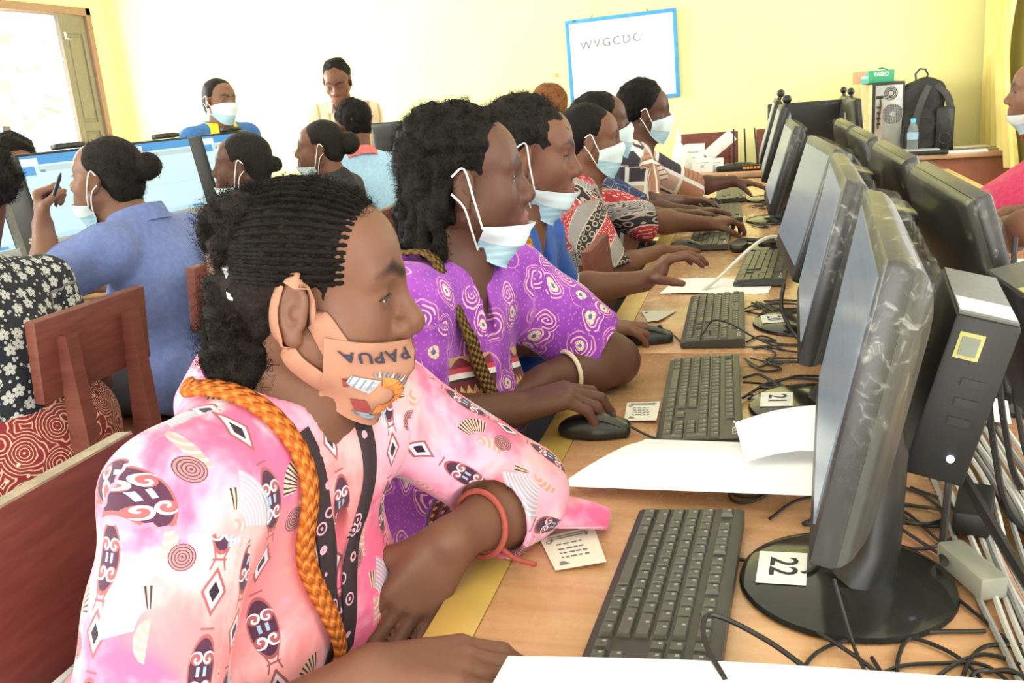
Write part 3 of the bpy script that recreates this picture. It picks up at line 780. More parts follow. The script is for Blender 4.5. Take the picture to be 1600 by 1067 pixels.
# left row
lw_ = plain('left_desk_wood', (.42, .22, .10), .4, var=.15, scale=10)
table('desk', -2.75, -2.02, .8, 2.45, 'left row desk at the image\'s left edge, before the lilac shirt woman', 1, lw_)
table('desk', -2.75, -2.02, 2.456, 4.1, 'left row desk before the woman with the navy collar', 1, lw_)
def back_desk(x0, x1, y0, y1, label):
    t = empty('teacher_desk', ((x0 + x1) / 2, (y0 + y1) / 2, 0), label=label, cat='desk'); w, d = x1 - x0, y1 - y0
    b = MB(); b.box((0, 0, TZ - .015), (w, d, .03), bev=.006); b.build('top', plain('worn_desk_top', (.48, .27, .15), .3, var=.15, scale=9), t)
    b = MB(); b.box((0, -d / 2 + .05, TZ - .20), (w - .06, .02, .34)); b.build('modesty_panel', brown, t)
    for s in (-1, 1): b = MB(); b.box((s * (w / 2 - .03), 0, (TZ - .03) / 2), (.03, d - .06, TZ - .03)); b.build('side_panel', brown, t)
back_desk(-.95, .20, 5.56, 6.15, 'brown desk at the back wall under the router and white boxes')
back_desk(.42, 1.46, 6.06, 6.62, 'brown desk in the back right corner under the computer tower')

# ---- chairs
ch_m = Mat('red_brown_chair_paint'); P = ch_m.tc(); n = ch_m.noise(ch_m.vmul(P, (3, 3, 20)), 4, 4)
chair_m = ch_m.set(color=ch_m.mix(n.ss(.3, .75), (.125, .032, .022), (.175, .050, .034)), rough=.48, spec=.35)
edge_tan_m = plain('tan_chair_edge', (.30, .24, .17), .7, var=.2, scale=60)
def make_chair(x, y, rz, label, top=.895, worn=False, w=.36, bh=.215):
    t = empty('chair', (x, y, 0), (0, 0, rz), label, 'chair')          # sitter faces local +X
    lean = .10
    b = MB(); b.box((-.215, 0, top - bh / 2), (.026, w, bh), rot=(0, -lean, 0), bev=.003); b.build('backrest', chair_m, t)
    if worn: b = MB(); b.box((-.215 - .5 * bh * math.sin(lean), 0, top - .0005), (.025, w - .006, .003), rot=(0, -lean, 0)); b.build('tan_edge', edge_tan_m, t)  # adds a tan strip along the backrest's top edge
    for s in (-1, 1):
        b = MB(); y0 = s * (w / 2 - .075)
        L = top - .04; c = (-.215 - .02, y0, L / 2)
        pts = [(-.19, 0), (-.13, 0), (-.195, .45), (-.222 - .5 * bh * lean, top - .045), (-.246 - .5 * bh * lean, top - .045), (-.262, .45)]
        M_ = Matrix(((1, 0, 0, 0), (0, 0, 1, y0 - .018), (0, 1, 0, 0), (0, 0, 0, 1)))
        b.prism(pts, 0, .036, M_); b.build('rear_post', chair_m, t, smooth=0)
        b = MB(); b.box((.16, s * (w / 2 - .03), .215), (.036, .036, .43), bev=.003); b.build('front_leg', chair_m, t)
        b = MB(); b.box((-.02, s * (w / 2 - .03), .16), (.33, .022, .03)); b.build('side_rail', chair_m, t)
        b = MB(); b.box((-.02, s * (w / 2 - .03), .405), (.33, .022, .045)); b.build('apron_rail', chair_m, t)
    b = MB(); b.box((-.005, 0, .44), (.40, w + .02, .022), bev=.005); b.build('seat', chair_m, t)
    return t
make_chair(-1.46 - .215, 1.675, PI, 'red brown wooden chair under the woman in the floral dress', .905, False, .36, .18)
make_chair(-1.46 - .215, 2.245, PI, 'red brown wooden chair under the woman in lilac blue', .905, False, .36, .18)
make_chair(-.80 + .215, .745, 0, 'red brown chair with tan top edge behind the pink shirt woman', .89, True, .42)
make_chair(-.80 + .215, 1.30, 0, 'red brown chair behind the pink woman\'s shoulder, under the purple shirt woman', .89, True, .42)
make_chair(-.425 + .215, 2.44, 0, 'empty red brown chair tucked in between the blue and red batik women', .875, False, .30, .2)
make_chair(-1.46 - .215, 2.90, PI, 'red brown chair under the woman with the navy collar', .88)
make_chair(-1.46 - .215, 3.50, PI, 'red brown chair under the woman in black', .88)
make_chair(-.80 + .215, 1.90, 0, 'red brown chair under the woman in royal blue', .86)
make_chair(-.80 + .215, 2.88, 0, 'red brown chair under the woman in red batik', .84)
make_chair(-.80 + .20, 3.30, 0, 'red brown chair under the woman in the navy shirt', .82)
make_chair(-.80 + .24, 3.74, 0, 'red brown chair under the woman in white and brown', .82)
make_chair(1.20, 3.55, PI, 'red brown chair under the woman in hot pink', .84)

make_chair(1.24, 2.42, PI, 'red brown chair under the person cut by the right edge', .84)
# ---- monitors
blk = plain('black_gloss_plastic', (.011, .011, .010), .36, var=.2, scale=20)
blk2 = plain('black_matte_plastic', (.010, .010, .009), .55, var=.15, scale=60, bump=.1)
grey_shell = plain('grey_black_shell', (.030, .030, .026), .40, var=.1, scale=40)
base_m = plain('glossy_black_base', (.022, .022, .019), .12)
lab_m = plain('white_label', (.80, .80, .76), .6); ink2 = plain('label_ink', (.02, .02, .03), .6)
Mf = Mat('clear_plastic_film'); P = Mf.tc(); n = Mf.noise(P, 45, 4, .7, 1.5); Mf.bump(n, 1.0, .006)
film_m = Mf.set(color=(.85, .84, .76), rough=.18, alpha=(n.ss(.52, .82) * .42 + .03) * (Mf.xyz(P)[2].ss(.18, .40) * .85 + .15), spec=.8)
Ms = Mat('dim_screen'); x, y, z = Ms.xyz(Ms.tc()); n = Ms.noise(Ms.tc(), 8, 3)
line = ((z * 160).sin().gt(.75)) * (Ms.noise(Ms.vmul(Ms.tc(), (1, 18, 60)), 2, 2).gt(.5)) * y.abs().lt(.12)
c = Ms.mix(line * .35, Ms.mix(z.gt(.105), (.37, .43, .45), (.27, .36, .42)), (.20, .24, .28)); c = Ms.mix((z + .10).lt(0), c, (.30, .34, .38))
dim_screen = Ms.set(color=(.02, .02, .02), rough=.25, emit=c, estr=.55)
def monitor(x, y, tilt, yaw, label, w=.44, h=.265, cz=.27, cx=0.0, num=None, film=True, cam_ball=False, screen=dim_screen, groove=False, group=None, shell=None, base=True, sticker=False):
    """local frame: origin on the desk, screen faces -X"""
    t = empty('monitor', (x, y, TZ), (0, 0, yaw), label, 'monitor', group)
    Rt = Matrix.Rotation(tilt, 3, 'Y')                # leans the top towards +X
    T4 = Matrix.Translation((cx, 0, cz)) @ Rt.to_4x4()
    def put(b, name, m, par=t, smooth=40): bmesh.ops.transform(b.bm, matrix=T4, verts=b.bm.verts[:]); return b.build(name, m, par, smooth=smooth)
    th = .038
    b = MB(); b.box((.012, 0, 0), (.024, w, h), bev=.006)
    put(b, 'bezel', blk)
    b = MB(); v0 = [(.022, w / 2 - .008, h / 2 - .008), (.022, -w / 2 + .008, h / 2 - .008), (.022, -w / 2 + .008, -h / 2 + .008), (.022, w / 2 - .008, -h / 2 + .008)]
    rings = [(.018, .002, .002), (.026, .0035, .004), (.034, .008, .011), (.041, .018, .024), (.047, .034, .042), (.0515, .055, .064), (.055, .085, .085)]; R_ = []
    for (xx, iy, iz) in rings: R_.append([b.bm.verts.new((xx, sy * (w / 2 - iy), sz * (h / 2 - iz))) for sy, sz in ((1, 1), (-1, 1), (-1, -1), (1, -1))])
    for p_, q_ in zip(R_[:-1], R_[1:]):
        for i in range(4): b.bm.faces.new((p_[i], p_[(i + 1) % 4], q_[(i + 1) % 4], q_[i]))
    b.bm.faces.new(R_[-1]); put(b, 'back_shell', shell or grey_shell, smooth=50)
    b = MB(); b.box((-.0008, 0, .006), (.002, w - .036, h - .048)); s_ = put(b, 'screen', screen, smooth=0)
    # screen keeps its own flat local frame for the picture on it
    if groove:
        b = MB(); b.tube([(.056 - .006 * q * q, q * w * .30, .045 - .050 * math.cos(q * 1.35)) for q in np.linspace(-1, 1, 21)], [.0015 + .0065 * (1 - abs(q)) for q in np.linspace(-1, 1, 21)], 8); put(b, 'back_groove', plain('groove_highlight', (.20, .20, .14), .25))  # pale olive arc paints in the highlight along the groove
    if film:
        b = MB(); NS = 40
        def ring(s):
            k = s * 2 * (w + h)
            if k < w: return (-w / 2 + k, h / 2)
            k -= w
            if k < h: return (w / 2, h / 2 - k)
            k -= h
            if k < w: return (w / 2 - k, -h / 2)
            return (-w / 2, -h / 2 + (k - w))
        rw = random.Random(int(y * 1000))
        jit = [rw.uniform(0, 1) for _ in range(NS * 3 + 1)]
        def fm(u, v):
            yy, zz = ring(min(u, .99999)); o = 1 + .018 + .008 * jit[int(u * NS * 3)] ; iy = 1 - (.075 + .03 * jit[int(u * NS * 3) - 1]) if v in (0, 1) else 1
            xx = [-.004, -.003, .012, .034, .040][int(round(v * 4))]
            s_in = [1 - .06 - .035 * jit[int(u * NS * 3)], 1.0, 1.02, 1.018, .95 - .05 * jit[int(u * NS * 3) - 1]][int(round(v * 4))]
            return (xx + .003 * jit[int(u * NS * 3) - 2], yy * (1 + (s_in - 1) * h / w * 1.6), zz * s_in)
        b.grid(fm, NS * 3, 4); put(b, 'plastic_wrap', film_m)
    if cam_ball:
        b = MB(); b.cyl((.015, -.10, h / 2), (.015, -.10, h / 2 + .014), .009, n=10); bmesh.ops.create_uvsphere(b.bm, u_segments=14, v_segments=10, radius=.017, matrix=Matrix.Translation((.015, -.10, h / 2 + .027))); put(b, 'webcam', blk)
    if sticker: b = MB(); b.box((.059, .02, .02), (.002, .03, .10)); put(b, 'sticker', plain('cream_sticker', (.62, .58, .40), .6))
    if base:
        b = MB(); b.lathe([(0, 0), (.108, 0), (.112, .003), (.110, .008), (.095, .013), (.03, .016), (0, .016)], 40); b.build('stand_base', base_m, t)
        pv = T4 @ Vector((.055, 0, -h * .28)); b = MB()
        b.tube([(.015, 0, .012), (.03, 0, .05), (pv.x + .008, 0, pv.z - .03), (pv.x, 0, pv.z)], [.034, .024, .020, .022], 14); b.build('stand_neck', blk, t)
    if num:
        l_ = MB().box((-.066, 0, .0152), (.052, .070, .0008), rot=(0, -.046, 0), bev=.0003, seg=1).build('number_label', lab_m, t)
        me = text_mesh(num, .042, 0, .0006); o = link_mesh('number', me, ink2, l_, (-.066, .002, .0159), (0, -.046, 0)); o.rotation_euler = (Matrix.Rotation(-.046, 3, 'Y') @ Matrix.Rotation(R(-90), 3, 'Z')).to_euler()
    return t
gl = 'monitors facing left on the near desk row'
monitor(.088, .935, .204, R(-4), 'black monitor nearest the camera, its base labelled 22', cx=-.009, cz=.272, num='22')
monitor(.092, 1.50, .231, R(-2), 'black film-wrapped monitor second nearest, over the base labelled 21', cx=-.005, cz=.272, num='21')
monitor(.095, 2.05, .29, R(3.2), 'third black monitor in plastic film, its pale screen turned to the camera', cx=-.01, cz=.272, num='20')
monitor(.070, 3.02, .29, R(1.4), 'fourth black monitor, small pale screen beside the headphones', cx=-.015, cz=.268)
monitor(.060, 3.62, .27, 0, 'fifth black monitor with a webcam ball on top', cx=-.02, cz=.30, cam_ball=True, film=False)
monitor(.052, 4.25, .27, 0, 'sixth and farthest left facing monitor, with a webcam ball', cx=-.02, cz=.31, cam_ball=True, film=False)
rt_ = .30; off = -.045
def rmon(y, label, **k):
    return monitor(.412, y, rt_, PI, label, w=.50, h=.30, cz=.225, cx=.072, groove=True, **k)
rmon(1.575, 'black monitor back, largest and rightmost, facing the right hand desk')
rmon(2.18, 'second black monitor back from the right, film along its edge')
rmon(2.81, 'third black monitor back from the right edge')
rmon(3.40, 'fourth black monitor back, next to the small webcam monitors')
monitor(.50, 4.62, .10, PI, 'dark monitor back with cream sticker and webcam, right one of the far pair', w=.36, h=.26, cz=.28, cx=.05, film=False, cam_ball=True, sticker=True)
monitor(.50, 5.02, .10, PI, 'dark monitor back with cream sticker and webcam, left one of the far pair', w=.36, h=.26, cz=.28, cx=.05, film=False, cam_ball=True, sticker=True)
monitor(.245, 5.02, .06, R(-86), 'wide black monitor seen from behind at the end of the desks', w=.41, h=.28, cz=.255, film=False, shell=blk2)
# left row of all-in-one computers with lit screens
Ml = Mat('lit_web_page'); y_, z_ = Ml.attr('su'), Ml.attr('sv')
pg = Ml.mix(z_.gt(.89), (.62, .84, .88), (.03, .30, .68)); pg = Ml.mix(z_.gt(.89) * y_.lt(.20) * z_.lt(.97), pg, (.80, .92, .95))
pg = Ml.mix(z_.band(.80, .865) * y_.gt(.18), pg, (.50, .66, .68)); pg = Ml.mix(z_.band(.77, .875) * y_.lt(.14), pg, (.05, .33, .70)); pg = Ml.mix(z_.band(.795, .825) * y_.band(.2, .26), pg, (.15, .22, .35))
pg = Ml.mix((z_ - .40).abs().lt(.003), pg, (.55, .75, .80)); pg = Ml.mix(z_.lt(.055), pg, (.50, .76, .88)); pg = Ml.mix(z_.band(.012, .045) * y_.band(.74, .93), pg, (.08, .32, .60))
lit = Ml.set(color=(.02, .02, .02), rough=.3, emit=pg, estr=1.0)
aio_grey = plain('aio_grey_bezel', (.42, .43, .42), .4)
def aio(x, y, yaw, label, w=.335, h=.27):
    """screen faces +X; chin below, thick dark body behind"""
    t = empty('all_in_one_computer', (x, y, TZ), (0, 0, yaw), label, 'computer'); tilt = -.16
    T4 = Matrix.Translation((0, 0, .335)) @ Matrix.Rotation(tilt, 4, 'Y')
    def put(b, name, m): bmesh.ops.transform(b.bm, matrix=T4, verts=b.bm.verts[:]); return b.build(name, m, t)
    b = MB(); b.box((-.045, 0, -.02), (.09, w + .02, h + .06), bev=.008); put(b, 'body', blk2)
    b = MB(); b.box((.004, 0, -h / 2 - .022), (.008, w + .018, .045), bev=.002); put(b, 'chin', aio_grey)
    b = MB(); b.box((-.01, .06, h / 2 + .022), (.03, .13, .018), bev=.004); put(b, 'webcam', blk)
    me = bpy.data.meshes.new('screen'); v = [(.0025, -w / 2, -h / 2), (.0025, w / 2, -h / 2), (.0025, w / 2, h / 2), (.0025, -w / 2, h / 2)]
    v = [T4 @ Vector(p) for p in v]; vb_ = [p - (T4.to_3x3() @ Vector((.002, 0, 0))) for p in v]
    me.from_pydata(v + vb_, [], [(0, 1, 2, 3), (4, 7, 6, 5), (0, 4, 5, 1), (1, 5, 6, 2), (2, 6, 7, 3), (3, 7, 4, 0)])
    for nm, vals in (('su', [0, 1, 1, 0] * 2), ('sv', [0, 0, 1, 1] * 2)): a = me.attributes.new(nm, 'FLOAT', 'POINT'); a.data.foreach_set('value', vals)
    link_mesh('screen', me, lit, t)
    b = MB(); b.tube([(-.05, 0, .012), (-.07, 0, .08), (-.06, 0, .2)], [.03, .025, .025], 10); b.box((-.04, 0, .006), (.17, .22, .012), bev=.004); b.build('stand', blk2, t)
aio(-2.23, 2.11, R(-4), 'all-in-one computer with a lit page, cut by the left image edge')
aio(-2.23, 2.60, R(-4), 'all-in-one computer with a lit page, before the lilac shirt woman\'s pen')
aio(-2.23, 3.14, R(-6), 'all-in-one computer with a lit page, right of the hair bun')
aio(-2.23, 3.62, R(-4), 'all-in-one computer with a lit page, mostly hidden before the navy collar woman')

# ---- mini computers hanging behind the left facing monitors
yst = plain('yellow_sticker', (.46, .41, .15), .6); led = Mat('blue_led').set(color=(.3, .3, .6), emit=(.55, .6, 1.0), estr=4.0); ledy = Mat('amber_led').set(color=(.6, .5, .1), emit=(1.0, .75, .1), estr=3.0)
top_m = plain('grey_top_vent', (.085, .088, .078), .45, var=.1, scale=80)
def mini_pc(loc, rot, label, d=(.062, .175, .185), ledm=led, amber=False):
    t = empty('mini_computer', loc, rot, label, 'computer')
    b = MB(); b.box((0, 0, 0), d, bev=.004); b.build('case', blk2, t)
    b = MB(); b.box((0, 0, d[2] / 2 + .001), (d[0] - .006, d[1] - .008, .003)); b.build('top_panel', top_m, t)
    b = MB(); b.box((0, -d[1] / 2 + .035, d[2] / 2 + .0028), (d[0] - .008, .045, .001)); b.build('pale_strip', lab_m if not amber else yst, t)
    b = MB(); b.box((-.010, -d[1] / 2 - .001, d[2] / 2 - .030), (.024, .002, .028)); b.build('yellow_sticker', yst, t)
    b = MB(); b.box((-.010, -d[1] / 2 - .0024, d[2] / 2 - .030), (.017, .001, .020)); b.build('sticker_face', plain('grey_green_sticker', (.20, .22, .17), .6), t)
    b = MB(); b.box((d[0] / 2 + .001, -.02, d[2] / 2 - .02), (.002, .05, .022)); b.build('white_sticker', lab_m, t)
    b = MB(); b.cyl((.010, -d[1] / 2 - .0025, -d[2] / 2 + .03), (.010, -d[1] / 2, -d[2] / 2 + .03), .004, n=10); b.build('power_led', ledm, t)
    for k in range(3): b = MB(); b.box((.005, -d[1] / 2 - .0006, -.02 + .022 * k), (.022, .0012, .009)); b.build('port', blk, t)
    return t
mini_pc((.205, 1.055, .945), (R(4), .24, R(-4)), 'black mini computer behind the nearest monitor, blue light at its foot')
mini_pc((.205, 1.70, .955), (0, .24, R(-2)), 'black mini computer behind the second nearest monitor, amber light below', amber=True, ledm=ledy)
mini_pc((.205, 2.36, .955), (0, .26, 0), 'black mini computer behind the third monitor', amber=True)
mini_pc((.205, 2.86, .955), (0, .26, 0), 'black mini computer left of the fourth monitor back', amber=True)
mini_pc((.205, 3.30, .945), (0, .26, 0), 'farthest small black mini computer between the monitor rows', amber=True)
mini_pc((.335, 1.17, .935), (0, -.25, R(3)), 'black mini computer cut by the right image edge', amber=True)

# ---- keyboards
kb_m = plain('keyboard_tray', (.040, .039, .033), .42); key_m = plain('key_cap', (.072, .069, .055), .40, var=.08, scale=90); kleg = plain('key_legend', (.33, .33, .31), .6); asus = plain('keyboard_logo', (.62, .62, .60), .5)
U = .01905; KEYC = {}
def key_mesh(w, h):
    k = (round(w, 4), round(h, 4))
    if k not in KEYC:
        b = MB(); lo = [(-w / 2, -h / 2), (w / 2, -h / 2), (w / 2, h / 2), (-w / 2, h / 2)]; A = [b.bm.verts.new((x, y, 0)) for x, y in lo]
        B_ = [b.bm.verts.new((x * (1 - .0022 / w * 2) if True else x, y * (1 - .0022 / h * 2), .0055)) for x, y in lo]
        b.bm.faces.new(B_); 
        for i in range(4): b.bm.faces.new((A[i], A[(i + 1) % 4], B_[(i + 1) % 4], B_[i]))
        me = b.mesh('key', 0); me.materials.append(key_m); KEYC[k] = me
    return KEYC[k]
def key_layout():
    K = []; rows = [0, 1, 2, 3, 4, 5]; yv = [5.35, 4.1, 3.1, 2.1, 1.1, .1]
    def row(r, xs): K.extend([(x, yv[r], w, 1) for x, w in xs])
    row(0, [(0, 1)] + [(2 + i, 1) for i in range(4)] + [(6.5 + i, 1) for i in range(4)] + [(11 + i, 1) for i in range(4)] + [(15.25 + i, 1) for i in range(3)])
    row(1, [(i, 1) for i in range(13)] + [(13, 2)] + [(15.25 + i, 1) for i in range(3)] + [(18.5 + i, 1) for i in range(4)])
    row(2, [(0, 1.5)] + [(1.5 + i, 1) for i in range(12)] + [(13.5, 1.5)] + [(15.25 + i, 1) for i in range(3)] + [(18.5 + i, 1) for i in range(3)])
    row(3, [(0, 1.75)] + [(1.75 + i, 1) for i in range(11)] + [(12.75, 2.25)] + [(18.5 + i, 1) for i in range(3)])
    row(4, [(0, 2.25)] + [(2.25 + i, 1) for i in range(10)] + [(12.25, 2.75)] + [(16.25, 1)] + [(18.5 + i, 1) for i in range(3)])
    row(5, [(0, 1.25), (1.25, 1.25), (2.5, 1.25), (3.75, 6.25), (10, 1.25), (11.25, 1.25), (12.5, 1.25), (13.75, 1.25)] + [(15.25 + i, 1) for i in range(3)] + [(18.5, 2), (20.5, 1)])
    K.append((21.5, 2.1, 1, 2)); K.append((21.5, .1, 1, 2))
    return K
def keyboard(loc, rz, label, full=True, cable=None):
    t = empty('keyboard', loc, (0, 0, R(-90) + rz), label, 'keyboard', 'keyboards on the near desk row'); L, D = .436, .132
    b = MB(); b.prism([(-D / 2, .004), (D / 2, .004), (D / 2, .021), (D / 2 - .006, .0225), (-D / 2 + .004, .0135), (-D / 2, .011)], -L / 2, L / 2, Matrix(((0, 0, 1, 0), (1, 0, 0, 0), (0, 1, 0, 0), (0, 0, 0, 1))))
    b.box((0, D / 2 - .02, .003), (.30, .02, .006)); b.build('tray', kb_m, t, smooth=30)
    sl = math.atan2(.009, D - .01); jb = None if full else MB()
    leg_b = MB()
    for (kx, ky, kw, kh) in key_layout():
        x = -.2142 + (kx + kw / 2) * U * .998; y = -.0605 + (ky + kh / 2) * .0183; z = .0120 + (y + D / 2) * math.sin(sl)
        if full:
            o = bpy.data.objects.new('key', key_mesh(kw * U - .0022, kh * .0183 - .0022)); COL.objects.link(o); o.parent = t; o.location = (x, y, z); o.rotation_euler = (sl, 0, 0)
            leg_b.box((x - .003, y + .002, z + .0057 + .00008), (.0032, .0036, .0002), rot=(sl, 0, 0))
        else: jb.box((x, y, z + .0027), (kw * U - .0026, kh * .0183 - .0026, .0055), rot=(sl, 0, 0))
    if not full: tag(jb.build('keys', key_m, t, smooth=0), kind='stuff'); leg_b.bm.free()
    else: tag(leg_b.build('key_legends', kleg, t, smooth=0), kind='stuff')
    me = text_mesh('ASUS', .0125, 0, .0002, 1.05); link_mesh('logo', me, asus, t, (.185, .0575 - .004, .0222), (sl, 0, 0))
    b = MB(); b.cyl((.150, .053, .0212), (.150, .053, .0222), .0016, n=8); b.build('indicator_led', Mat('white_led').set(color=(1, 1, 1), emit=(.9, .95, 1), estr=3.0), t)
    return t
keyboard((-.097, .850, TZ), R(-3), 'dark keyboard nearest the camera, half under the white papers')
keyboard((-.098, 1.520, TZ), R(2), 'dark keyboard second from the camera, beside the number 21 base')
keyboard((-.100, 2.075, TZ), R(1), 'dark keyboard third from the camera, before the blue shirt woman\'s mouse')
keyboard((.012, 2.66, TZ), R(-4), 'dark keyboard partly behind the third monitor under tangled cables', False)
keyboard((-.165, 3.22, TZ), R(0), 'dark keyboard before the woman in red batik', False)
keyboard((-.135, 3.80, TZ), R(2), 'dark keyboard before the navy shirt woman', False)
keyboard((-.130, 4.42, TZ), R(2), 'dark keyboard farthest along the desk row', False)
# ---- mice
mou_m = plain('mouse_black', (.012, .012, .011), .38); mou_t = plain('mouse_button_gloss', (.035, .034, .030), .18)
def mouse(loc, rz, label, cable=None):
    t = empty('mouse', loc, (0, 0, rz), label, 'mouse', 'mice on the near desk row')          # local +X = front
    S = SDF(); S.ell((-.005, 0, .010), (.056, .031, .026), .004); S.rc((.0, -.012, .008), (.045, -.012, .010), .018, .012, .01); S.rc((.0, .012, .008), (.045, .012, .010), .018, .012, .01); S.plane_cut((0, 0, .001), (0, 0, -1))
    v, f = S.mesh(.003); link_mesh('shell', np_mesh('shell', v, f), mou_m, t)
    for s in (1, -1): b = MB(); b.grid(lambda u, q: (.004 + .046 * u, s * (.003 + .017 * q), .0365 - .012 * u * u - .006 * q * q - .006 * u), 6, 4, .003); b.build('button', mou_t, t)
    b = MB(); b.cyl((.028, -.003, .030), (.028, .003, .030), .007, n=12); b.build('wheel', blk, t)
    return t
def cable(pts, r, m, label, cat='cable', group='tangled cables on the desks', name='cable', parent=None, n=6, base=None):
    b = MB(); P = catmull(pts, 7); b.tube(P, r, n); o = b.build(name, m, parent)
    return tag(o, label, cat, group) if parent is None else o
mouse((-.258, 1.362, TZ), R(5), 'black mouse under the purple shirt woman\'s hand')
mouse((-.238, 1.912, TZ), R(8), 'black mouse under the dark hand beyond the purple sleeve')
mouse((-.235, 3.02, TZ), R(10), 'black mouse under the red batik woman\'s hand')
mouse((-.215, 4.12, TZ), R(10), 'black mouse under the hand of the woman in white and brown')
# ================================================================== small things on the desks
paper_m = plain('white_paper', (.90, .90, .90), .75, var=.01)
card_m = plain('cream_card', (.80, .77, .66), .7, var=.02); prn = plain('card_print', (.18, .18, .20), .7)
def sheet(name, P00, P10, P11, P01, label, bend=lambda u, v: 0.0, nu=16, nv=12, th=.0008, m=None, cat='paper'):
    c = [Vector(p) for p in (P00, P10, P11, P01)]; o = (c[0] + c[1] + c[2] + c[3]) / 4
    f = lambda u, v: (c[0] * (1 - u) * (1 - v) + c[1] * u * (1 - v) + c[2] * u * v + c[3] * (1 - u) * v) + Vector((0, 0, bend(u, v))) - o
    t = MB().grid(f, nu, nv, th).build(name, m or paper_m, None, o, smooth=60); return tag(t, label, cat)
# big sheet lifted over the near keyboard
A, B_, C_, D_ = Vector((-.270, 1.130, TZ + .014)), Vector((-.170, 1.300, TZ + .030)), Vector((.115, 1.255, TZ + .035)), Vector((.075, 1.075, TZ + .040))
sheet('paper_sheet', A, B_, C_, D_, 'large white paper sheet curling over the far end of the nearest keyboard', lambda u, v: .012 * math.sin(PI * u) * math.sin(PI * (v * .8 + .1)) + .012 * max(0, u - .7) * math.sin(u * 12) - .010 * u * u * (1 - v))
sheet('paper_sheet', at_z(1165, 721, .790), at_z(1290, 704, .800), at_z(1290, 632, .825), at_z(1148, 660, .815), 'white paper stuck out from behind the nearest screen, standing above the larger sheet', lambda u, v: .006 * math.sin(PI * u))
# foreground paper at the bottom edge of the picture
sheet('paper_pad', (-.262, .34, TZ + .026), (-.226, .700, TZ + .040), (.34, .742, TZ + .040), (.40, .34, TZ + .026), 'white paper across the bottom edge, lying over the keyboard\'s near end', lambda u, v: .004 * math.sin(v * 5), 14, 20, .0015)
sheet('paper_sheet', (-.258, 2.375, TZ + .002), (-.228, 2.560, TZ + .002), (.040, 2.545, TZ + .002), (.020, 2.360, TZ + .002), 'white paper sheet lying behind the third keyboard, under the raised hand', lambda u, v: .002 * math.sin(v * 6))
def card(corners, label, logo=True, lines=True):
    c = [Vector(p) for p in corners]; o = (c[0] + c[1] + c[2] + c[3]) / 4
    P = lambda u, v, dz=0: (c[0] * (1 - u) * (1 - v) + c[1] * u * (1 - v) + c[2] * u * v + c[3] * (1 - u) * v) + Vector((0, 0, .0030 + dz + .004 * (1 - u) ** 2 * v)) - o
    t = tag(MB().grid(P, 8, 8, .0006).build('paper_card', card_m, None, o, smooth=60), label, 'card')
    b = MB()
    def mk(u0, u1, v0, v1): b.bm.faces.new([b.bm.verts.new(P(u, v, .0013)) for u, v in ((u0, v0), (u1, v0), (u1, v1), (u0, v1))])
    if lines:
        rr = random.Random(5)
        for i in range(2): mk(.90 - .06 * i, .925 - .06 * i, .12 + .1 * i, .9 - .12 * i)
        for i, u in enumerate((.66, .52, .40, .28)):
            v = .22
            while v < .72: w_ = rr.uniform(.04, .12); mk(u, u + .035, v, v + w_); v += w_ + rr.uniform(.02, .05)
        for k in range(5): mk(.10 + .02 * k, .115 + .02 * k, .12 + .01 * k, .32 - .02 * k)
        for v_ in (.16, .80): mk(.80, .88, v_, v_ + .05)
    b.build('print', prn, t, smooth=0)
    b = MB(); b.tube([P(.80 + .045 * math.cos(a), .06 + .06 + .045 * math.sin(a), .0012) for a in np.linspace(0, 6.28, 17)[:-1]], .0007, 4, closed=True); b.build('emblem', prn, t)
    return t
z0 = TZ
card([at_z(868, 895, z0), at_z(843, 845, z0), at_z(928, 825, z0), at_z(948, 886, z0)], 'small cream card with handwriting beside the nearest keyboard')
card([at_z(975, 660, z0), at_z(980, 632, z0), at_z(1032, 630, z0), at_z(1026, 663, z0)], 'small white card half under the second keyboard')
c3 = card([at_z(1012, 505, z0), at_z(1002, 488, z0), at_z(1057, 487, z0), at_z(1030, 505, z0)], 'small folded white card beside the third keyboard\'s mouse', lines=False)
# pen cap end on the desk
# ---- cables
cb = plain('cable_black', (.018, .016, .015), .45); cw = plain('cable_white', (.62, .60, .56), .5); cg = plain('cable_grey', (.30, .30, .29), .5)
rc_ = random.Random(12)
Zc = TZ + .004
def zpts(pts): return [(p[0], p[1], p[2] if len(p) > 2 else Zc) for p in pts]
def G(px, py, z=TZ + .004): v = at_z(px, py, z); return (v.x, v.y, v.z)
def loop_pts(cx, cy, rx, ry, n, turns=1.0, a0=0, z=Zc): return [(cx + rx * math.cos(a0 + 2 * PI * turns * i / n), cy + ry * math.sin(a0 + 2 * PI * turns * i / n), z + .004 * (i % 2)) for i in range(n + 1)]
glab = 'thin black cable tangled on the near desks beside the monitor bases'
def tang(pts, r=.0021, m=None, label=None, group=None):
    if label is None:
        yy = sum(p[1] for p in pts) / len(pts); w = 'in front of the nearest round base' if yy < .90 else ('looped behind the nearest round base' if yy < 1.19 else 'under the paper standing beside the nearest screen')
        label = 'thin black cable ' + w; group = 'thin black cables ' + w
    return cable(zpts(pts), r, m or cb, label, group=group)
cable([(-.03, .690, TZ + .044), (-.050, .735, TZ + .052), (-.046, .780, TZ + .050), (.005, .775, TZ + .030), (.06, .74, TZ + .012), (.12, .70, TZ + .006)], .0026, cb, 'black cable arching over the nearest keyboard\'s number pad', group=None)
cable(zpts([(-.035, .975), (.02, .965), (.05, .93, TZ + .018), (.09, 1.03, TZ + .02), (.05, 1.07), (.10, 1.11)]), .0022, cb, 'black cable crossing the number 22 label on the nearest base', group=None)
tang([(.02, .70), (.05, .80), (.12, .84), (.17, .82), (.19, .77), (.16, .73), (.12, .76), (.14, .84), (.21, .86)])
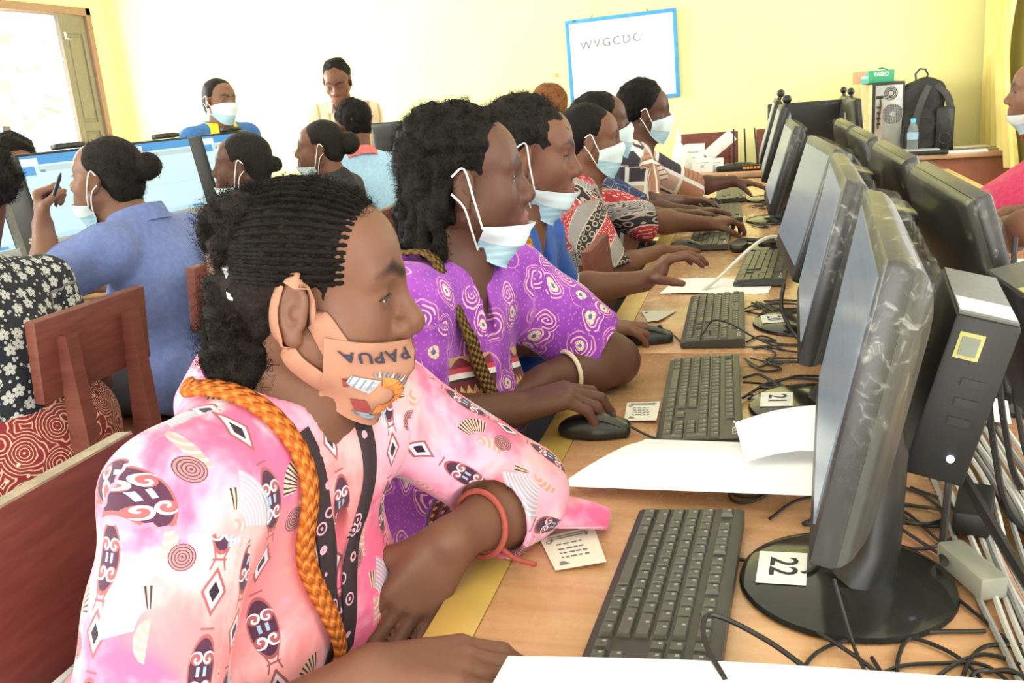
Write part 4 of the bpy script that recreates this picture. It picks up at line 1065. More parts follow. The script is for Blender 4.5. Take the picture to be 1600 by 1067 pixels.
tang([(.06, .70), (.11, .78), (.16, .80), (.20, .80), (.22, .745), (.19, .72), (.17, .76), (.20, .83), (.25, .84)])
tang([(.12, .70), (.14, .76), (.20, .82), (.25, .78), (.27, .72)])
tang([(.10, .80), (.12, .73), (.15, .69), (.20, .70), (.24, .78), (.22, .86), (.18, .95)])
tang(loop_pts(.205, .76, .028, .035, 10, 1.3))
tang([(.03, .86), (.08, .80, TZ + .008), (.13, .74), (.17, .70)]); tang([(.07, .86, TZ + .05), (.085, .80, TZ + .012), (.10, .74), (.105, .69)])
tang([(.01, 1.08), (.05, 1.14), (.12, 1.16), (.17, 1.12), (.20, 1.04)]); tang([(.15, 1.13), (.19, 1.08), (.22, 1.10), (.20, 1.17), (.16, 1.19), (.14, 1.12), (.20, 1.00)])
tang(loop_pts(.185, 1.105, .030, .028, 10, 1.8, 1)); tang([(.12, 1.06), (.17, 1.02), (.22, 1.06), (.23, 1.14), (.19, 1.19)])
for k in range(4): tang([(-.03, 1.27 + .01 * k), (-.04, 1.20 - .02 * k), (.00, 1.17 - .01 * k), (.05, 1.20 + .02 * k), (.07, 1.27)])
CLU = ('beside the number 21 base', 'between the second and third monitors', 'around the number 20 base', 'over the fourth keyboard', 'beside the black headphones', 'below the fifth monitor', 'below the farthest left facing monitor')
for k, (y_, n_) in enumerate(((1.62, 4), (1.80, 5), (2.22, 5), (2.70, 5), (3.15, 4), (3.5, 4), (4.0, 3))):
    for j in range(n_):
        x0 = -.035 + rc_.uniform(-.01, .02); y0 = y_ + rc_.uniform(-.10, .10)
        tang([(x0, y0), (x0 + .03, y0 + rc_.uniform(-.06, .06)), (x0 + .06, y0 + rc_.uniform(-.07, .07)), (x0 + .03, y0 + rc_.uniform(-.05, .09)), (x0 + .09, y0 + rc_.uniform(-.03, .05)), (.17, y0 + rc_.uniform(-.05, .05)), (.23, y0 + rc_.uniform(-.1, .1))], rc_.choice((.0018, .0022, .0026)), label='thin black cable in the loose tangle ' + CLU[k], group='thin black cables in the tangle ' + CLU[k])
# cables of the mice and keyboards
cable([(-.200, 1.367, TZ + .012), (-.17, 1.350, Zc), (-.12, 1.315, Zc), (-.05, 1.29, Zc), (.0, 1.31, Zc), (.06, 1.40, Zc)], .0021, cb, 'mouse cable running in front of the second keyboard', group=None)
cable([(-.180, 1.920, TZ + .012), (-.155, 1.885, Zc), (-.12, 1.90, TZ + .02), (-.10, 1.96, TZ + .034), (-.06, 1.93, TZ + .034), (-.01, 1.87, TZ + .02), (.05, 1.83, Zc)], .0021, cb, 'mouse cable arching over the third keyboard\'s number pad', group=None)
cable([(-.030, 1.60, TZ + .012), (.02, 1.62, Zc), (.06, 1.62, TZ + .018), (.12, 1.66, Zc)], .0022, cb, 'cable from the second keyboard to the number 21 base', group=None)
cable(zpts([(.05, 2.02, TZ + .10), (.045, 2.0, TZ + .05), (.07, 1.93, TZ + .01), (.10, 1.85)]), .0045, cb, 'thick black lead hanging below the third monitor', group=None)
# power leads between the monitors and the white bundle in the gutter
for k in range(8):
    o_ = .012 * k
    cable([(.215 + o_ * .9, 1.42 + .02 * k, Zc), (.222 + o_, 1.20, TZ + .004 + .003 * (k % 3)), (.215 + o_ * .9 + .008 * math.sin(k), .98, TZ + .005 + .004 * (k % 2)), (.220 + o_ * .8, .82, Zc), (.228 + o_, .62, Zc)], .0034, cw if k % 3 else cg, 'white power lead in the bundle along the gap between the desks', group='white power leads between the desk rows')
for k in range(6):
    cable([(.305 + .010 * k, 1.55, Zc), (.300 + .010 * k, 1.25, TZ + .004 + .003 * (k % 3)), (.302 + .011 * k + .006 * math.sin(2 * k), 1.02, Zc), (.312 + .010 * k, .82, Zc), (.325 + .012 * k, .62, Zc)], .0034, cw if k % 4 else cg, 'white power lead in the bundle on the right hand desk edge', group='white power leads on the right hand desk')
cable([(.21, 1.10, TZ + .10), (.222, 1.02, TZ + .085), (.245, .92, TZ + .05), (.262, .80, TZ + .03), (.275, .66, Zc)], .0065, cb, 'thick black power lead from the nearest mini computer', group=None)
cable([(.21, 1.06, TZ + .11), (.205, 1.04, TZ + .06), (.195, 1.00, TZ + .02), (.19, .96, TZ + .02)], .0042, cb, 'black plug lead dropping to the nearest round base', group=None)
for k, (x_, y_) in enumerate(((.315, 1.30), (.345, 1.36), (.285, 1.22))):
    cable([(x_ + .02, y_ + .12, TZ + .28), (x_ + .005, y_ + .05, TZ + .16), (x_, y_ - .04, TZ + .06), (x_ + .01, y_ - .14, Zc), (x_ + .09, y_ - .30, Zc), (x_ + .16, y_ - .45, Zc)], .0042, cb, 'long black lead hanging behind the rightmost monitor back', group='long black leads at the right edge')
cable([(.36, 1.10, TZ + .20), (.315, 1.08, TZ + .16), (.29, 1.00, TZ + .10), (.275, .88, TZ + .05), (.262, .74, Zc)], .0055, cb, 'curved black lead in front of the right edge mini computer', group=None)
cable([(.225, 1.66, TZ + .16), (.232, 1.63, TZ + .10), (.222, 1.60, TZ + .02), (.215, 1.57, Zc)], .0045, cg, 'grey lead plugged under the amber light', group=None)
cable([(-.145, 2.40, Zc), (-.10, 2.46, TZ + .03), (-.03, 2.53, TZ + .085), (.02, 2.60, TZ + .105), (.07, 2.68, TZ + .09)], .0055, plain('milky_strip', (.74, .73, .68), .4), 'pale flexible strip arching from the paper to the third monitor', group=None)
o = MB().box((0, 0, 0), (.030, .085, .026), rot=(0, 0, R(20)), bev=.004).build('power_plug', plain('grey_plug', (.34, .34, .27), .4), None, (.215, .955, TZ + .018)); tag(o, 'grey plug block by the nearest round base', 'plug')
o = MB().box((0, 0, 0), (.040, .095, .030), rot=(0, 0, R(-15)), bev=.006).build('power_adapter', blk2, None, (.245, 1.09, TZ + .024)); tag(o, 'black power adapter among the white leads', 'adapter')
o = MB().box((0, 0, 0), (.05, .08, .036), bev=.010, rot=(0, 0, R(10))).build('power_adapter', blk2, None, (.345, .80, TZ + .020)); tag(o, 'black power adapter in the bottom right corner', 'adapter')
a_ = at_z(1562, 756, TZ + .001); o = MB().box((0, 0, 0), (.042, .030, .0012)).build('tape_strip', plain('olive_tape', (.20, .19, .09), .6), None, a_); tag(o, 'olive tape strip stuck on the right hand desk', 'tape')
sheet('paper_sheet', (.285, 1.395, TZ + .012), (.285, 1.50, TZ + .02), (.375, 1.50, TZ + .017), (.36, 1.41, TZ + .012), 'small white paper on the rightmost round monitor base', lambda u, v: .006 * math.sin(PI * v))
sheet('paper_sheet', (.60, 2.36, TZ + .003), (.60, 2.62, TZ + .02), (.80, 2.62, TZ + .02), (.80, 2.36, TZ + .003), 'white paper on the right hand desk by the right edge', lambda u, v: .01 * v)
o = keyboard((.70, 2.06, TZ), R(180), 'dark keyboard on the right hand desk at the image edge', False); del o['group']
# headphones
hp = empty('headphones', (-.030, 3.02, TZ), (0, 0, R(25)), 'black headphones lying before the fourth monitor', 'headphones')
b = MB(); b.tube([(.050 * math.cos(a), .06 * math.sin(a), .014 + .006 * math.sin(a)) for a in np.linspace(R(-20), R(200), 20)], .008, 8); b.build('headband', blk, hp)
for s in (1, -1):
    b = MB(); b.lathe([(0, -.012), (.026, -.012), (.031, -.005), (.031, .006), (.025, .013), (.016, .010), (0, .010)], 22); o = b.build('ear_cup', blk, hp, (s * .048, -.022, .016), (R(12), R(8 * s), 0))
# ---- things at the back wall: router, white boxes, bottle, chairs' backs
ro = empty('wifi_router', (-.115, 5.72, TZ), (0, 0, R(-4)), 'black router with upright antennas on the back desk', 'router')
b = MB(); b.box((0, 0, .018), (.26, .15, .030), bev=.008); b.build('body', blk2, ro)
b = MB(); b.lathe([(.085, .033), (.07, .042), (.03, .047), (0, .048)], 24, scale=(1.15, .7)); b.build('dome', blk, ro)
opt = plain('orange_port', (.75, .30, .05), .5)
for k in range(5): b = MB(); b.box((.035 + .02 * k, -.076, .019), (.015, .004, .014)); b.build('port', opt, ro)
for xx, a in ((-.035, 0), (.035, -2), (.105, -5)):
    b = MB(); b.cyl((0, 0, 0), (0, 0, .215), .006, .0048, 10); b.build('antenna', blk, ro, (xx, .02, .028), (0, R(a), 0))
wbx = plain('white_box_card', (.84, .84, .82), .6); wpr = plain('box_print_grey', (.45, .47, .50), .7)
def wbox(loc, d, rz, label):
    t = tag(MB().box((0, 0, d[2] / 2), d, bev=.003).build('carton', wbx, None, loc, (0, 0, rz)), label, 'box')
    b = MB(); b.box((0, -d[1] / 2 - .0006, d[2] * .45), (d[0] * .16, .001, d[2] * .18)); b.box((0, -d[1] / 2 - .0006, d[2] * .72), (d[0] * .6, .001, d[2] * .05)); b.build('print', wpr, t)
wbox((-.335, 5.70, TZ), (.125, .08, .085), R(5), 'white carton right of the white bottle on the back desk')
wbox((-.385, 5.80, TZ), (.115, .08, .165), R(-6), 'taller white carton behind the bottle on the back desk')
wbox((-.27, 5.74, TZ), (.12, .09, .075), R(3), 'low white carton beside the router')
o = MB().box((0, 0, 0), (.20, .05, .075), rot=(0, R(-38), 0), bev=.004).build('white_tube_box', wbx, None, (-.235, 5.82, TZ + .145)); tag(o, 'long white carton leaning diagonally on the other cartons', 'box')
bo = empty('bottle', (-.47, 5.68, TZ), label='translucent white bottle on the back desk', cat='bottle')
b = MB(); b.lathe([(0, 0), (.038, 0), (.040, .01), (.040, .13), (.030, .165), (.014, .185), (.013, .20)], 20); b.build('body', plain('bottle_white', (.86, .88, .86), .3), bo)
b = MB(); b.lathe([(.016, .198), (.016, .222), (.008, .235), (.006, .265), (0, .267)], 16); b.build('cap', plain('bottle_cap_white', (.9, .9, .9), .4), bo)
def back_chair(x, y, label):
    t = empty('chair', (x, y, 0), (0, 0, R(-90)), label, 'chair'); w = .38
    b = MB(); b.box((-.2, 0, .80), (.03, w, .26), bev=.004); b.build('backrest', chair_m, t); b = MB(); b.box((0, 0, .44), (.42, w, .03)); b.build('seat', chair_m, t)
    for sx in (-.19, .17):
        for sy in (-1, 1): b = MB(); L = .82 if sx < 0 else .43; b.box((sx, sy * (w / 2 - .03), L / 2), (.04, .04, L)); b.build('leg', chair_m, t)
back_chair(-.33, 6.30, 'dark red chair back behind the white cartons'); back_chair(.17, 6.32, 'dark brown chair back right of the router antennas')
# tower computer seen from behind
tw = empty('computer_tower', (.775, 6.36, TZ), (0, 0, R(3)), 'old computer tower seen from behind on the back right desk', 'computer')
b = MB(); b.box((0, .12, .22), (.192, .40, .44), bev=.004); b.build('case', blk2, tw)
gal = plain('galvanised_panel', (.33, .33, .29), .4, .35, var=.06); creamy = plain('cream_side_panel', (.60, .55, .30), .6)
b = MB(); b.box((.003, -.083, .217), (.160, .006, .41), bev=.002); b.build('rear_panel', gal, tw)
b = MB(); b.box((-.104, .10, .22), (.018, .36, .42)); b.build('side_panel', creamy, tw)
def fan(cx, cz, r, name):
    f_ = MB(); f_.cyl((cx, -.087, cz), (cx, -.083, cz), r, n=28); o = f_.build(name, plain('fan_dark', (.05, .05, .045), .5), tw)
    for q in (.97, .76, .55): f_ = MB(); f_.tube([(cx + r * q * math.cos(a), -.089, cz + r * q * math.sin(a)) for a in np.linspace(0, 2 * PI, 25)[:-1]], .0022, 5, closed=True); f_.build('grille_ring', gal, o)
    f_ = MB(); f_.cyl((cx, -.091, cz), (cx, -.086, cz), r * .34, n=20); f_.build('fan_hub', gal, o)
    for k in range(4): a = PI / 4 + k * PI / 2; f_ = MB(); f_.tube([(cx + r * .3 * math.cos(a), -.089, cz + r * .3 * math.sin(a)), (cx + r * math.cos(a), -.089, cz + r * math.sin(a))], .0022, 5); f_.build('grille_spoke', gal, o)
fan(.012, .372, .042, 'top_fan'); 
f_ = MB(); f_.cyl((.026, -.087, .245), (.026, -.083, .245), .062, n=30); o = f_.build('lower_fan', plain('fan_mesh_dark', (.09, .09, .08), .5), tw)
f_ = MB(); f_.cyl((.026, -.090, .245), (.026, -.086, .245), .016, n=18); f_.build('fan_hub', gal, o)
mesh_b = MB()
for k in range(-6, 7):
    hh = math.sqrt(max(0, .061 ** 2 - (.0095 * k) ** 2)); mesh_b.box((.026 + .0095 * k, -.0885, .245), (.0018, .002, 2 * hh)); mesh_b.box((.026, -.0885, .245 + .0095 * k), (2 * hh, .002, .0018))
tag(mesh_b.build('fan_grille', gal, o, smooth=0), kind='stuff')
b = MB(); b.box((-.052, -.088, .352), (.042, .006, .018), bev=.003); b.build('power_socket', blk, tw)
b = MB(); b.box((-.052, -.087, .20), (.045, .003, .22)); b.build('port_plate', plain('port_plate', (.33, .27, .20), .5, .3), tw)
b = MB(); b.tube([(-.05, -.09, .35), (-.045, -.10, .30), (-.055, -.10, .24), (-.06, -.10, .16)], .004, 6); b.build('power_cord', cb, tw)
for k in range(4): b = MB(); b.box((-.056, -.091, .29 - .034 * k), (.022, .005, .014)); b.build('port', blk, tw)
b = MB(); b.box((-.01, -.087, .075), (.035, .003, .05)); b.build('slot_cover', plain('slot_dark', (.22, .22, .20), .5), tw)
# tissue box on the tower
tz = empty('tissue_box', (.705, 6.38, TZ + .44), (0, 0, R(8)), 'green and orange tissue box on top of the computer tower', 'box')
gr = plain('tissue_green', (.03, .32, .14), .5); org_ = plain('tissue_orange', (.80, .30, .16), .5); tq = plain('tissue_teal', (.10, .42, .36), .5); wht = plain('tissue_white_print', (.85, .9, .85), .5)
b = MB(); b.box((.03, 0, .037), (.155, .10, .075), bev=.003); b.build('box_body', gr, tz)
b = MB(); b.box((-.085, 0, .036), (.074, .10, .075), bev=.002); b.build('end_panel', org_, tz)
b = MB(); b.prism([(-.100, .0), (-.048, .0), (-.048, .070), (-.07, .055), (-.088, .03)], 0, .002, Matrix(((1, 0, 0, 0), (0, 0, -1, -.0505), (0, 1, 0, 0), (0, 0, 0, 1)))); b.build('swoosh', tq, tz)
link_mesh('lettering', text_mesh('PASEO', .030, 0, .0006), wht, tz, (.03, -.0512, .050), (R(90), 0, 0)); link_mesh('lettering', text_mesh('NEO', .020, 0, .0006), wht, tz, (-.073, -.0530, .036), (R(90), 0, 0))
b = MB(); b.grid(lambda u, v: (-.01 + .09 * u, -.02 + .04 * v, .075 + .018 * math.sin(PI * u) * (1 - .5 * v)), 8, 4, .001); b.build('tissue', wbx, tz)
# backpack
bp_m = plain('black_backpack_cloth', (.022, .022, .020), .8, var=.25, scale=50, bump=.4); bp2 = plain('backpack_strap', (.045, .045, .042), .7, var=.2, scale=80, bump=.3)
bp = empty('backpack', (.975, 6.34, TZ), (0, 0, R(-12)), 'black backpack standing beside the computer tower', 'backpack')
S = SDF(); S.box((0, 0, .20), (.130, .075, .20), .06, .02); S.ell((.02, .0, .36), (.115, .075, .09), .06); S.box((.01, -.075, .12), (.10, .035, .11), .03, .04); S.disp = fabric_disp(5, .006, 30, 70)
v, f = S.mesh(.009); link_mesh('bag', np_mesh('bag', v, f), bp_m, bp)
b = MB(); b.tube([(-.03, 0, .435), (-.035, 0, .475), (-.01, 0, .505), (.02, 0, .50), (.035, 0, .47), (.03, 0, .435)], .006, 8); b.build('top_handle', bp2, bp)
for pts in ([(.05, -.09, .40), (.02, -.13, .33), (-.01, -.135, .22), (-.02, -.13, .12), (-.01, -.10, .04)], [(.09, -.06, .40), (.15, -.08, .34), (.175, -.08, .26), (.17, -.08, .22)]):
    P = np.array(catmull([Vector(p) for p in pts], 6)); ribbon(P, np.tile(V3(.2, -1, .2), (len(P), 1)), .042, .007, 'shoulder_strap', bp2, bp, (0, 0, 0))
b = MB(); b.box((-.018, -.142, .165), (.02, .006, .010), bev=.002); b.build('buckle', plain('buckle_grey', (.5, .5, .5), .4), bp)
b = MB(); b.tube([(-.09, -.112, .05), (-.085, -.113, .17), (-.02, -.113, .215), (.06, -.113, .21), (.105, -.112, .16)], .003, 5); b.build('zip', bp2, bp)
sp = empty('speaker', (1.105, 6.25, TZ), (0, 0, R(-8)), 'black speaker box standing right of the backpack', 'speaker')
b = MB(); b.box((0, 0, .135), (.10, .14, .27), bev=.004); b.build('cabinet', blk2, sp); b = MB(); b.box((0, -.072, .135), (.085, .006, .25), bev=.002); b.build('grille', blk, sp)
for zz, r in ((.085, .032), (.19, .022)): b = MB(); b.tube([(r * math.cos(a), -.076, zz + r * math.sin(a)) for a in np.linspace(0, 6.28, 25)[:-1]], .003, 5, closed=True); b.build('cone_ring', grey_shell, sp)
lp = empty('laptop', (.955, 6.14, TZ), (0, 0, R(-6)), 'closed pale laptop under the water bottle', 'laptop'); b = MB(); b.box((0, 0, .013), (.30, .18, .024), bev=.004); b.build('case', blk2, lp); b = MB(); b.box((-.02, -.005, .0265), (.25, .15, .003), bev=.001); b.build('lid', plain('pale_lid', (.55, .55, .52), .4), lp)
wbt = empty('water_bottle', (.905, 6.12, TZ + .0285), label='clear water bottle with a blue cap on the laptop', cat='bottle')
Mg = Mat('clear_bottle_plastic'); glass_m = Mg.set(color=(.86, .93, .96), rough=.06, trans=.85, ior=1.2, alpha=.75)
b = MB(); b.lathe([(0, 0), (.030, 0), (.032, .01), (.030, .04), (.032, .07), (.030, .095), (.031, .12), (.022, .15), (.013, .162), (.013, .17)], 22); b.build('body', glass_m, wbt)
b = MB(); b.lathe([(.0155, .165), (.0155, .185), (.014, .188), (0, .188)], 18); b.build('cap', plain('sky_blue_cap', (.10, .45, .62), .4), wbt)
b = MB(); b.lathe([(.0326, .065), (.0326, .105)], 22); b.build('label', plain('bottle_label_blue', (.30, .45, .58), .5), wbt)
for k, (x_, y_, w_, d_, r_, lb) in enumerate(((1.22, 6.34, .34, .20, 4, 'white papers on the back right desk behind the speaker'), (1.15, 6.12, .34, .10, -3, 'white papers along the front edge of the back right desk'))):
    o = MB().box((0, 0, .006), (w_, d_, .012), bev=.001).build('paper_stack', paper_m, None, (x_, y_, TZ), (0, 0, R(r_))); tag(o, lb, 'papers')
o = MB().box((0, 0, .006), (.30, .14, .012), bev=.001).build('folder', plain('tan_folder', (.42, .32, .18), .6), None, (1.27, 6.205, TZ), (0, 0, R(4))); tag(o, 'tan folder between the white paper stacks', 'folder')
# dark board / monitor behind the light blue shirt man, and things on the left desks
monitor(-1.80, 4.80, .05, R(-88), 'dark monitor seen from behind, right of the light blue shirt man', w=.52, h=.34, cz=.28, film=False, shell=blk2)
table('desk', -2.3, -1.4, 4.62, 5.02, 'small desk before the standing man in beige', -1, lw_, group=None)
kx = keyboard((-2.10, 3.18, TZ), R(180), 'dark keyboard on the left row desk', False); del kx['group']
sheet('paper_sheet', (-2.02, 3.02, TZ + .012), (-1.96, 3.14, TZ + .012), (-1.86, 3.12, TZ + .012), (-1.92, 3.0, TZ + .012), 'white paper on the left row desk by the dark keyboard', m=paper_m) 
for k in range(6): cable([(-2.16 + .02 * k, 3.0 + .03 * k, Zc), (-2.10, 3.1 + .02 * k, TZ + .03), (-2.14 + .03 * k, 3.25, TZ + .02), (-2.06, 3.36 + .03 * k, Zc), (-2.15, 3.45, TZ + .02)], .004, cb if k % 2 else cg, 'tangled cable under the left row screens', group='tangled cables on the left desks')
# ================================================================== person in the pink shirt (nearest)
def pink_cloth():
    M = Mat('pink_tie_dye_print'); P = M.tc(); pu = M.attr('pu'); pv = M.attr('pv')
    n1 = M.noise(P, 9, 4, .6, .4); n2 = M.noise(M.vadd(P, (3, 1, 7)), 15, 3, .5); n3 = M.noise(M.vadd(P, (9, 4, 2)), 5, 2)
    base = M.mix(n1.ss(.40, .62), (.76, .12, .26), (.90, .42, .58)); base = M.mix(n2.ss(.58, .76) * .9, base, (.92, .72, .80))
    z = M.xyz(P)[2]
    base = M.mix(n3.ss(.50, .60) * .35, base, (.86, .40, .20)); base = M.mix(M.noise(P, 26, 3).ss(.60, .75) * .3, base, (.70, .45, .75))
    # columns of diamonds and shield ornaments
    per = .100; u = (pu / per + .5).frac() * per - per * .5; cid = (pu / per + .5).floor()
    pt = .128; vv = pv + cid * .041; v = (vv / pt).frac() * pt - pt * .5
    dd = u.abs() / .0090 + (v + .036).abs() / .0145
    wob = (M.noise(P, 300, 2) - .5) * .15
    dark, lil, mar = (.025, .010, .022), (.80, .62, .78), (.33, .09, .10)
    c = M.mix((dd + wob).lt(1.45), base, mar); c = M.mix((dd).lt(1.10), c, lil); c = M.mix(dd.lt(.62), c, dark)
    # shield: ellipse with curls
    uu = u / .0135; v2 = (v - .026) / .031; e = uu * uu + v2 * v2
    an0 = M.math('ARCTAN2', v - .026, u); au = u.abs(); k1 = ((au - .0058) * (au - .0058) + (v - .036) * (v - .036)).sqrt(); k2 = ((au - .0062) * (au - .0062) + (v - .014) * (v - .014)).sqrt()
    c = M.mix(e.lt(1.0), c, mar); c = M.mix(e.lt(.78) * k1.min(k2).gt(.0052), c, (.07, .02, .05))
    a1_ = M.math('ARCTAN2', v - .036, au - .0058); a2_ = M.math('ARCTAN2', v - .014, au - .0062); ring = ((k1 * 1050 + a1_).sin().gt(.45) * k1.lt(.0066) + (k2 * 950 - a2_).sin().gt(.45) * k2.lt(.0074))
    c = M.mix(e.lt(.95) * ring, c, lil); c = M.mix(e.lt(.9) * ((au - .0035).abs().lt(.0016) * v.band(.022, .030)), c, (.30, .42, .58))
    w1 = ((v - .026).abs() - .035).abs().lt(.0010) * u.abs().lt(.007); c = M.mix(w1, c, mar)
    sp_ = ((u.abs() - .004 - (v + .008).abs() * .35).abs()).lt(.0009) * v.band(-.018, .0); c = M.mix(sp_, c, mar)
    # birds between the columns
    u3 = (pu / per).frac() * per - per * .5; bt = .205; v3 = ((pv + cid * .083 + .06) / bt).frac() * bt - bt * .5
    rr = (u3 * u3 + v3 * v3).sqrt(); an = M.math('ARCTAN2', v3, u3)
    fan = rr.band(.014, .033) * an.band(1.2, 3.1); fl = (an * 40).sin().gt(.15)
    c = M.mix(fan, c, M.mix(fl, (.74, .45, .38), (.05, .03, .035)))
    r4 = ((u3 + .012) * (u3 + .012) + (v3 + .004) * (v3 + .004)).sqrt(); tail = r4.band(.024, .058) * an.band(-.35, 1.15) * (rr.lt(.055))
    c = M.mix(tail * (.75), c, M.mix((r4 * 1500 + M.noise(P, 60, 2) * 2).sin().gt(.35), (.30, .40, .52), (.72, .62, .66)))
    bd = (u3 * u3 / .00014 + (v3 + .012) * (v3 + .012) / .00032); c = M.mix(bd.lt(1.0), c, M.mix((rr * 900).sin().gt(.5), (.62, .30, .28), (.78, .50, .48)))
    hd = ((u3 + .017) * (u3 + .017) + (v3 + .026) * (v3 + .026)).sqrt(); c = M.mix(hd.lt(.0115), c, M.mix((hd * 2400).sin().gt(.3), (.45, .18, .20), (.10, .05, .07)))
    wv = M.noise(P, 900, 2); M.bump(wv * .3 + M.noise(P, 40, 3) * .7, .25, .004)
    return M.set(color=c, rough=.78, spec=.25, sheen=.15)
def dark_batik():
    M = Mat('dark_batik_facing'); P = M.tc(); d, c_, p = M.vor(P, 42, '3D'); r = d
    c = M.mix((r * 30).sin().gt(.35) * r.lt(.42), (.028, .016, .022), (.72, .36, .50)); return M.set(color=c, rough=.8)
def knit(name, c1, c2, su=420, sv=420):
    M = Mat(name); pu, pv = M.attr('pu'), M.attr('pv'); k = (pu * su + (pv * sv).sin().abs() * 1.6).sin(); w = (pv * sv).sin()
    n = M.noise(M.tc(), 300, 3)
    c = M.mix((k * w).ss(-.5, .8), c1, c2); M.bump(k * w, .9, .003); return M.set(color=M.mix(n.ss(.4, .8) * .4, c, c1), rough=.9, spec=.1)
def arrow_mesh(): pass

def build_pink():
    H = Head((-.444, .826, 1.104), (18, 7, -2.6), 1.0); base = (-.66, .77, 0)
    J = dict(pelvis=(-.655, .765, .585), chest=(-.545, .80, .83), neck=(-.497, .808, .985), shR=(-.510, .655, .945), shL=(-.440, .965, .925), face=(1, .2, 0))
    elR, wrR = (-.525, .535, .705), (-.350, .668, .772); elL, wrL = (-.282, 1.022, .788), (-.340, .884, .798)
    T = empty('person', base, label='woman in pink printed shirt and tan cloth face mask, nearest the camera', cat='person')
    nails = []
    S = SDF(); add_head(S, H, eyes=.55, nose=1.06, full=1.04)
    S.rc(H.w(-.030, 0, -.055), V3(J['neck']) + V3(0, 0, -.02), .053, .058, .02); S.rc(H.w(.03, 0, -.09), V3(J['neck']) + V3(.03, 0, -.01), .030, .045, .03)
    add_torso(S, J, -.014, 0, w=.96); add_legs(S, J)
    for a, b, c in (('shR', elR, wrR), ('shL', elL, wrL)): add_arm(S, J[a], b, c)
    add_hand(S, wrR, (.90, .40, -.10), (.05, .10, -1), (0, 1, 0), (.30, .45, .35), s=1.0, nails=nails, thumb=(.5, .2))
    add_hand(S, wrL, (-.50, -.42, -.72), (-.52, .45, -.50), (-.7, 0, .4), (.15, .28, .22), s=1.02, nails=nails, thumb=(.45, .2), spread=1.7)
    bc = V3(.150, .066, .041)
    def paint(v):
        c = head_paint(H, v, bc, (.20, .085, .08))
        for p, r in nails:
            m = np.clip((r - np.linalg.norm(v - p, axis=1)) / (r * .4), 0, 1); c = c * (1 - .7 * m[:, None]) + V3(.42, .25, .20) * .7 * m[:, None]
        return c
    mesh_obj('body', S, .0038, base, skin_mat(), T, paint)
    make_eyes(H, base, T, (5, 8))
    # ---- hair: dark cap, cornrow braids, loose puff at the back
    hm = hair_mat('hair_black_brown', (.016, .011, .009))
    HS = SDF(); HS.ell(H.w(.010, 0, .060), (.062, .058, .046), .01, 'u', H.M); HS.ell(H.w(-.010, 0, .034), (.088, .079, .078), .01, 'u', H.M); HS.ell(H.w(-.045, 0, -.012), (.046, .064, .060), .02, 'u', H.M)
    for q in (1, -1): HS.sp(H.w(.004, .092 * q, -.012), .034, .008, 's')
    cap = SDF(); cap.grp(HS, .001); fz = sines(5, 10, 420); cap.disp = lambda P: .0016 * fz(P)
    hair = mesh_obj('hair', cap, .0042, base, hm, T)
    bm_ = hair_mat('braid_black', (.011, .008, .007), 500)
    n = 0
    for i in range(33):
        ph = R(-100 + 200 * i / 32); pts = []; rad = []
        for k in range(26):
            t = k / 25; xx = .074 + .011 * max(0, math.cos(ph)) ** 2 * (1 - t) - .150 * t - .02 * abs(math.sin(ph)) * (1 - t); b0 = ph * (1 - .10 * t)
            dirv = V3(0, math.sin(b0), math.cos(b0)); o = V3(xx, 0, .028 - .012 * t)
            lo_, hi_ = .02, .14
            pts.append(H.w(*(o + dirv * .085))); rad.append((.0034 + .0011 * math.sin(k * 2.5)) * (0.55 + .45 * math.sin(PI * min(1, .12 + t))))
        P = HS.project(np.array(pts), .0006, 9); keep = [j for j in range(len(P)) if not (H.l(P[j])[2] < -.02 and H.l(P[j])[0] > -.02)]
        if len(keep) < 8: continue
        b = MB(); b.tube([Vector(P[j] - V3(base)) for j in keep], [rad[j] for j in keep], 6); b.build('braid', bm_, hair); n += 1
    PF = SDF(); PF.ell(H.w(-.066, -.015, -.034), (.036, .050, .046), .03, 'u', H.M); PF.ell(H.w(-.062, -.02, -.084), (.034, .048, .038), .03, 'u', H.M)
    PF.ell(H.w(-.074, -.01, .045), (.026, .045, .035), .03, 'u', H.M); PF.ell(H.w(-.055, 0, .080), (.034, .05, .022), .03, 'u', H.M)
    f1, f2 = sines(11, 8, 130), sines(12, 10, 330); PF.disp = lambda P: .0045 * f1(P) + .0025 * f2(P)
    mesh_obj('hair_puff', PF, .0045, base, hm, hair)
    strands(PF, 3200, 3, .015, .00042, 'loose_hair', bm_, hair, base, curl=.006, seg=5)
    strands(HS, 1400, 4, .013, .00036, 'flyaway_hair', bm_, hair, base, region=lambda v: (H.l(v)[:, 2] > .085), curl=.006, seg=5)
    mt = plain('hair_clip_metal', (.55, .58, .62), .2, .9)
    c = MB(); P = PF.project(np.array([H.w(-.074 + .010 * t, -.050 - .014 * math.sin(t * PI), .038 - .050 * t) for t in np.linspace(0, 1, 10)]), .0075); c.tube([Vector(p - V3(base)) for p in P], [.0022 + .002 * math.sin(PI * t) for t in np.linspace(0, 1, 10)], 6); c.build('hair_clip', mt, hair)
    # ---- pink shirt
    g = SDF(); add_torso(g, J, .006, 1.05, w=1.0); x, y, z = (J['fr'][:, i] for i in range(3))
    pe = V3(J['pelvis']); g.ell(pe - z * .02, (.150, .20, .11), .06, 'u', J['fr'])
    sl = SDF(); cR = V3(elR) + (V3(wrR) - V3(elR)) * .22; sl.rc(J['shR'], elR, .063, .070, .03); sl.rc(V3(elR) + V3(-.005, .005, -.01), cR, .068, .064, .03); g.grp(sl, .03)
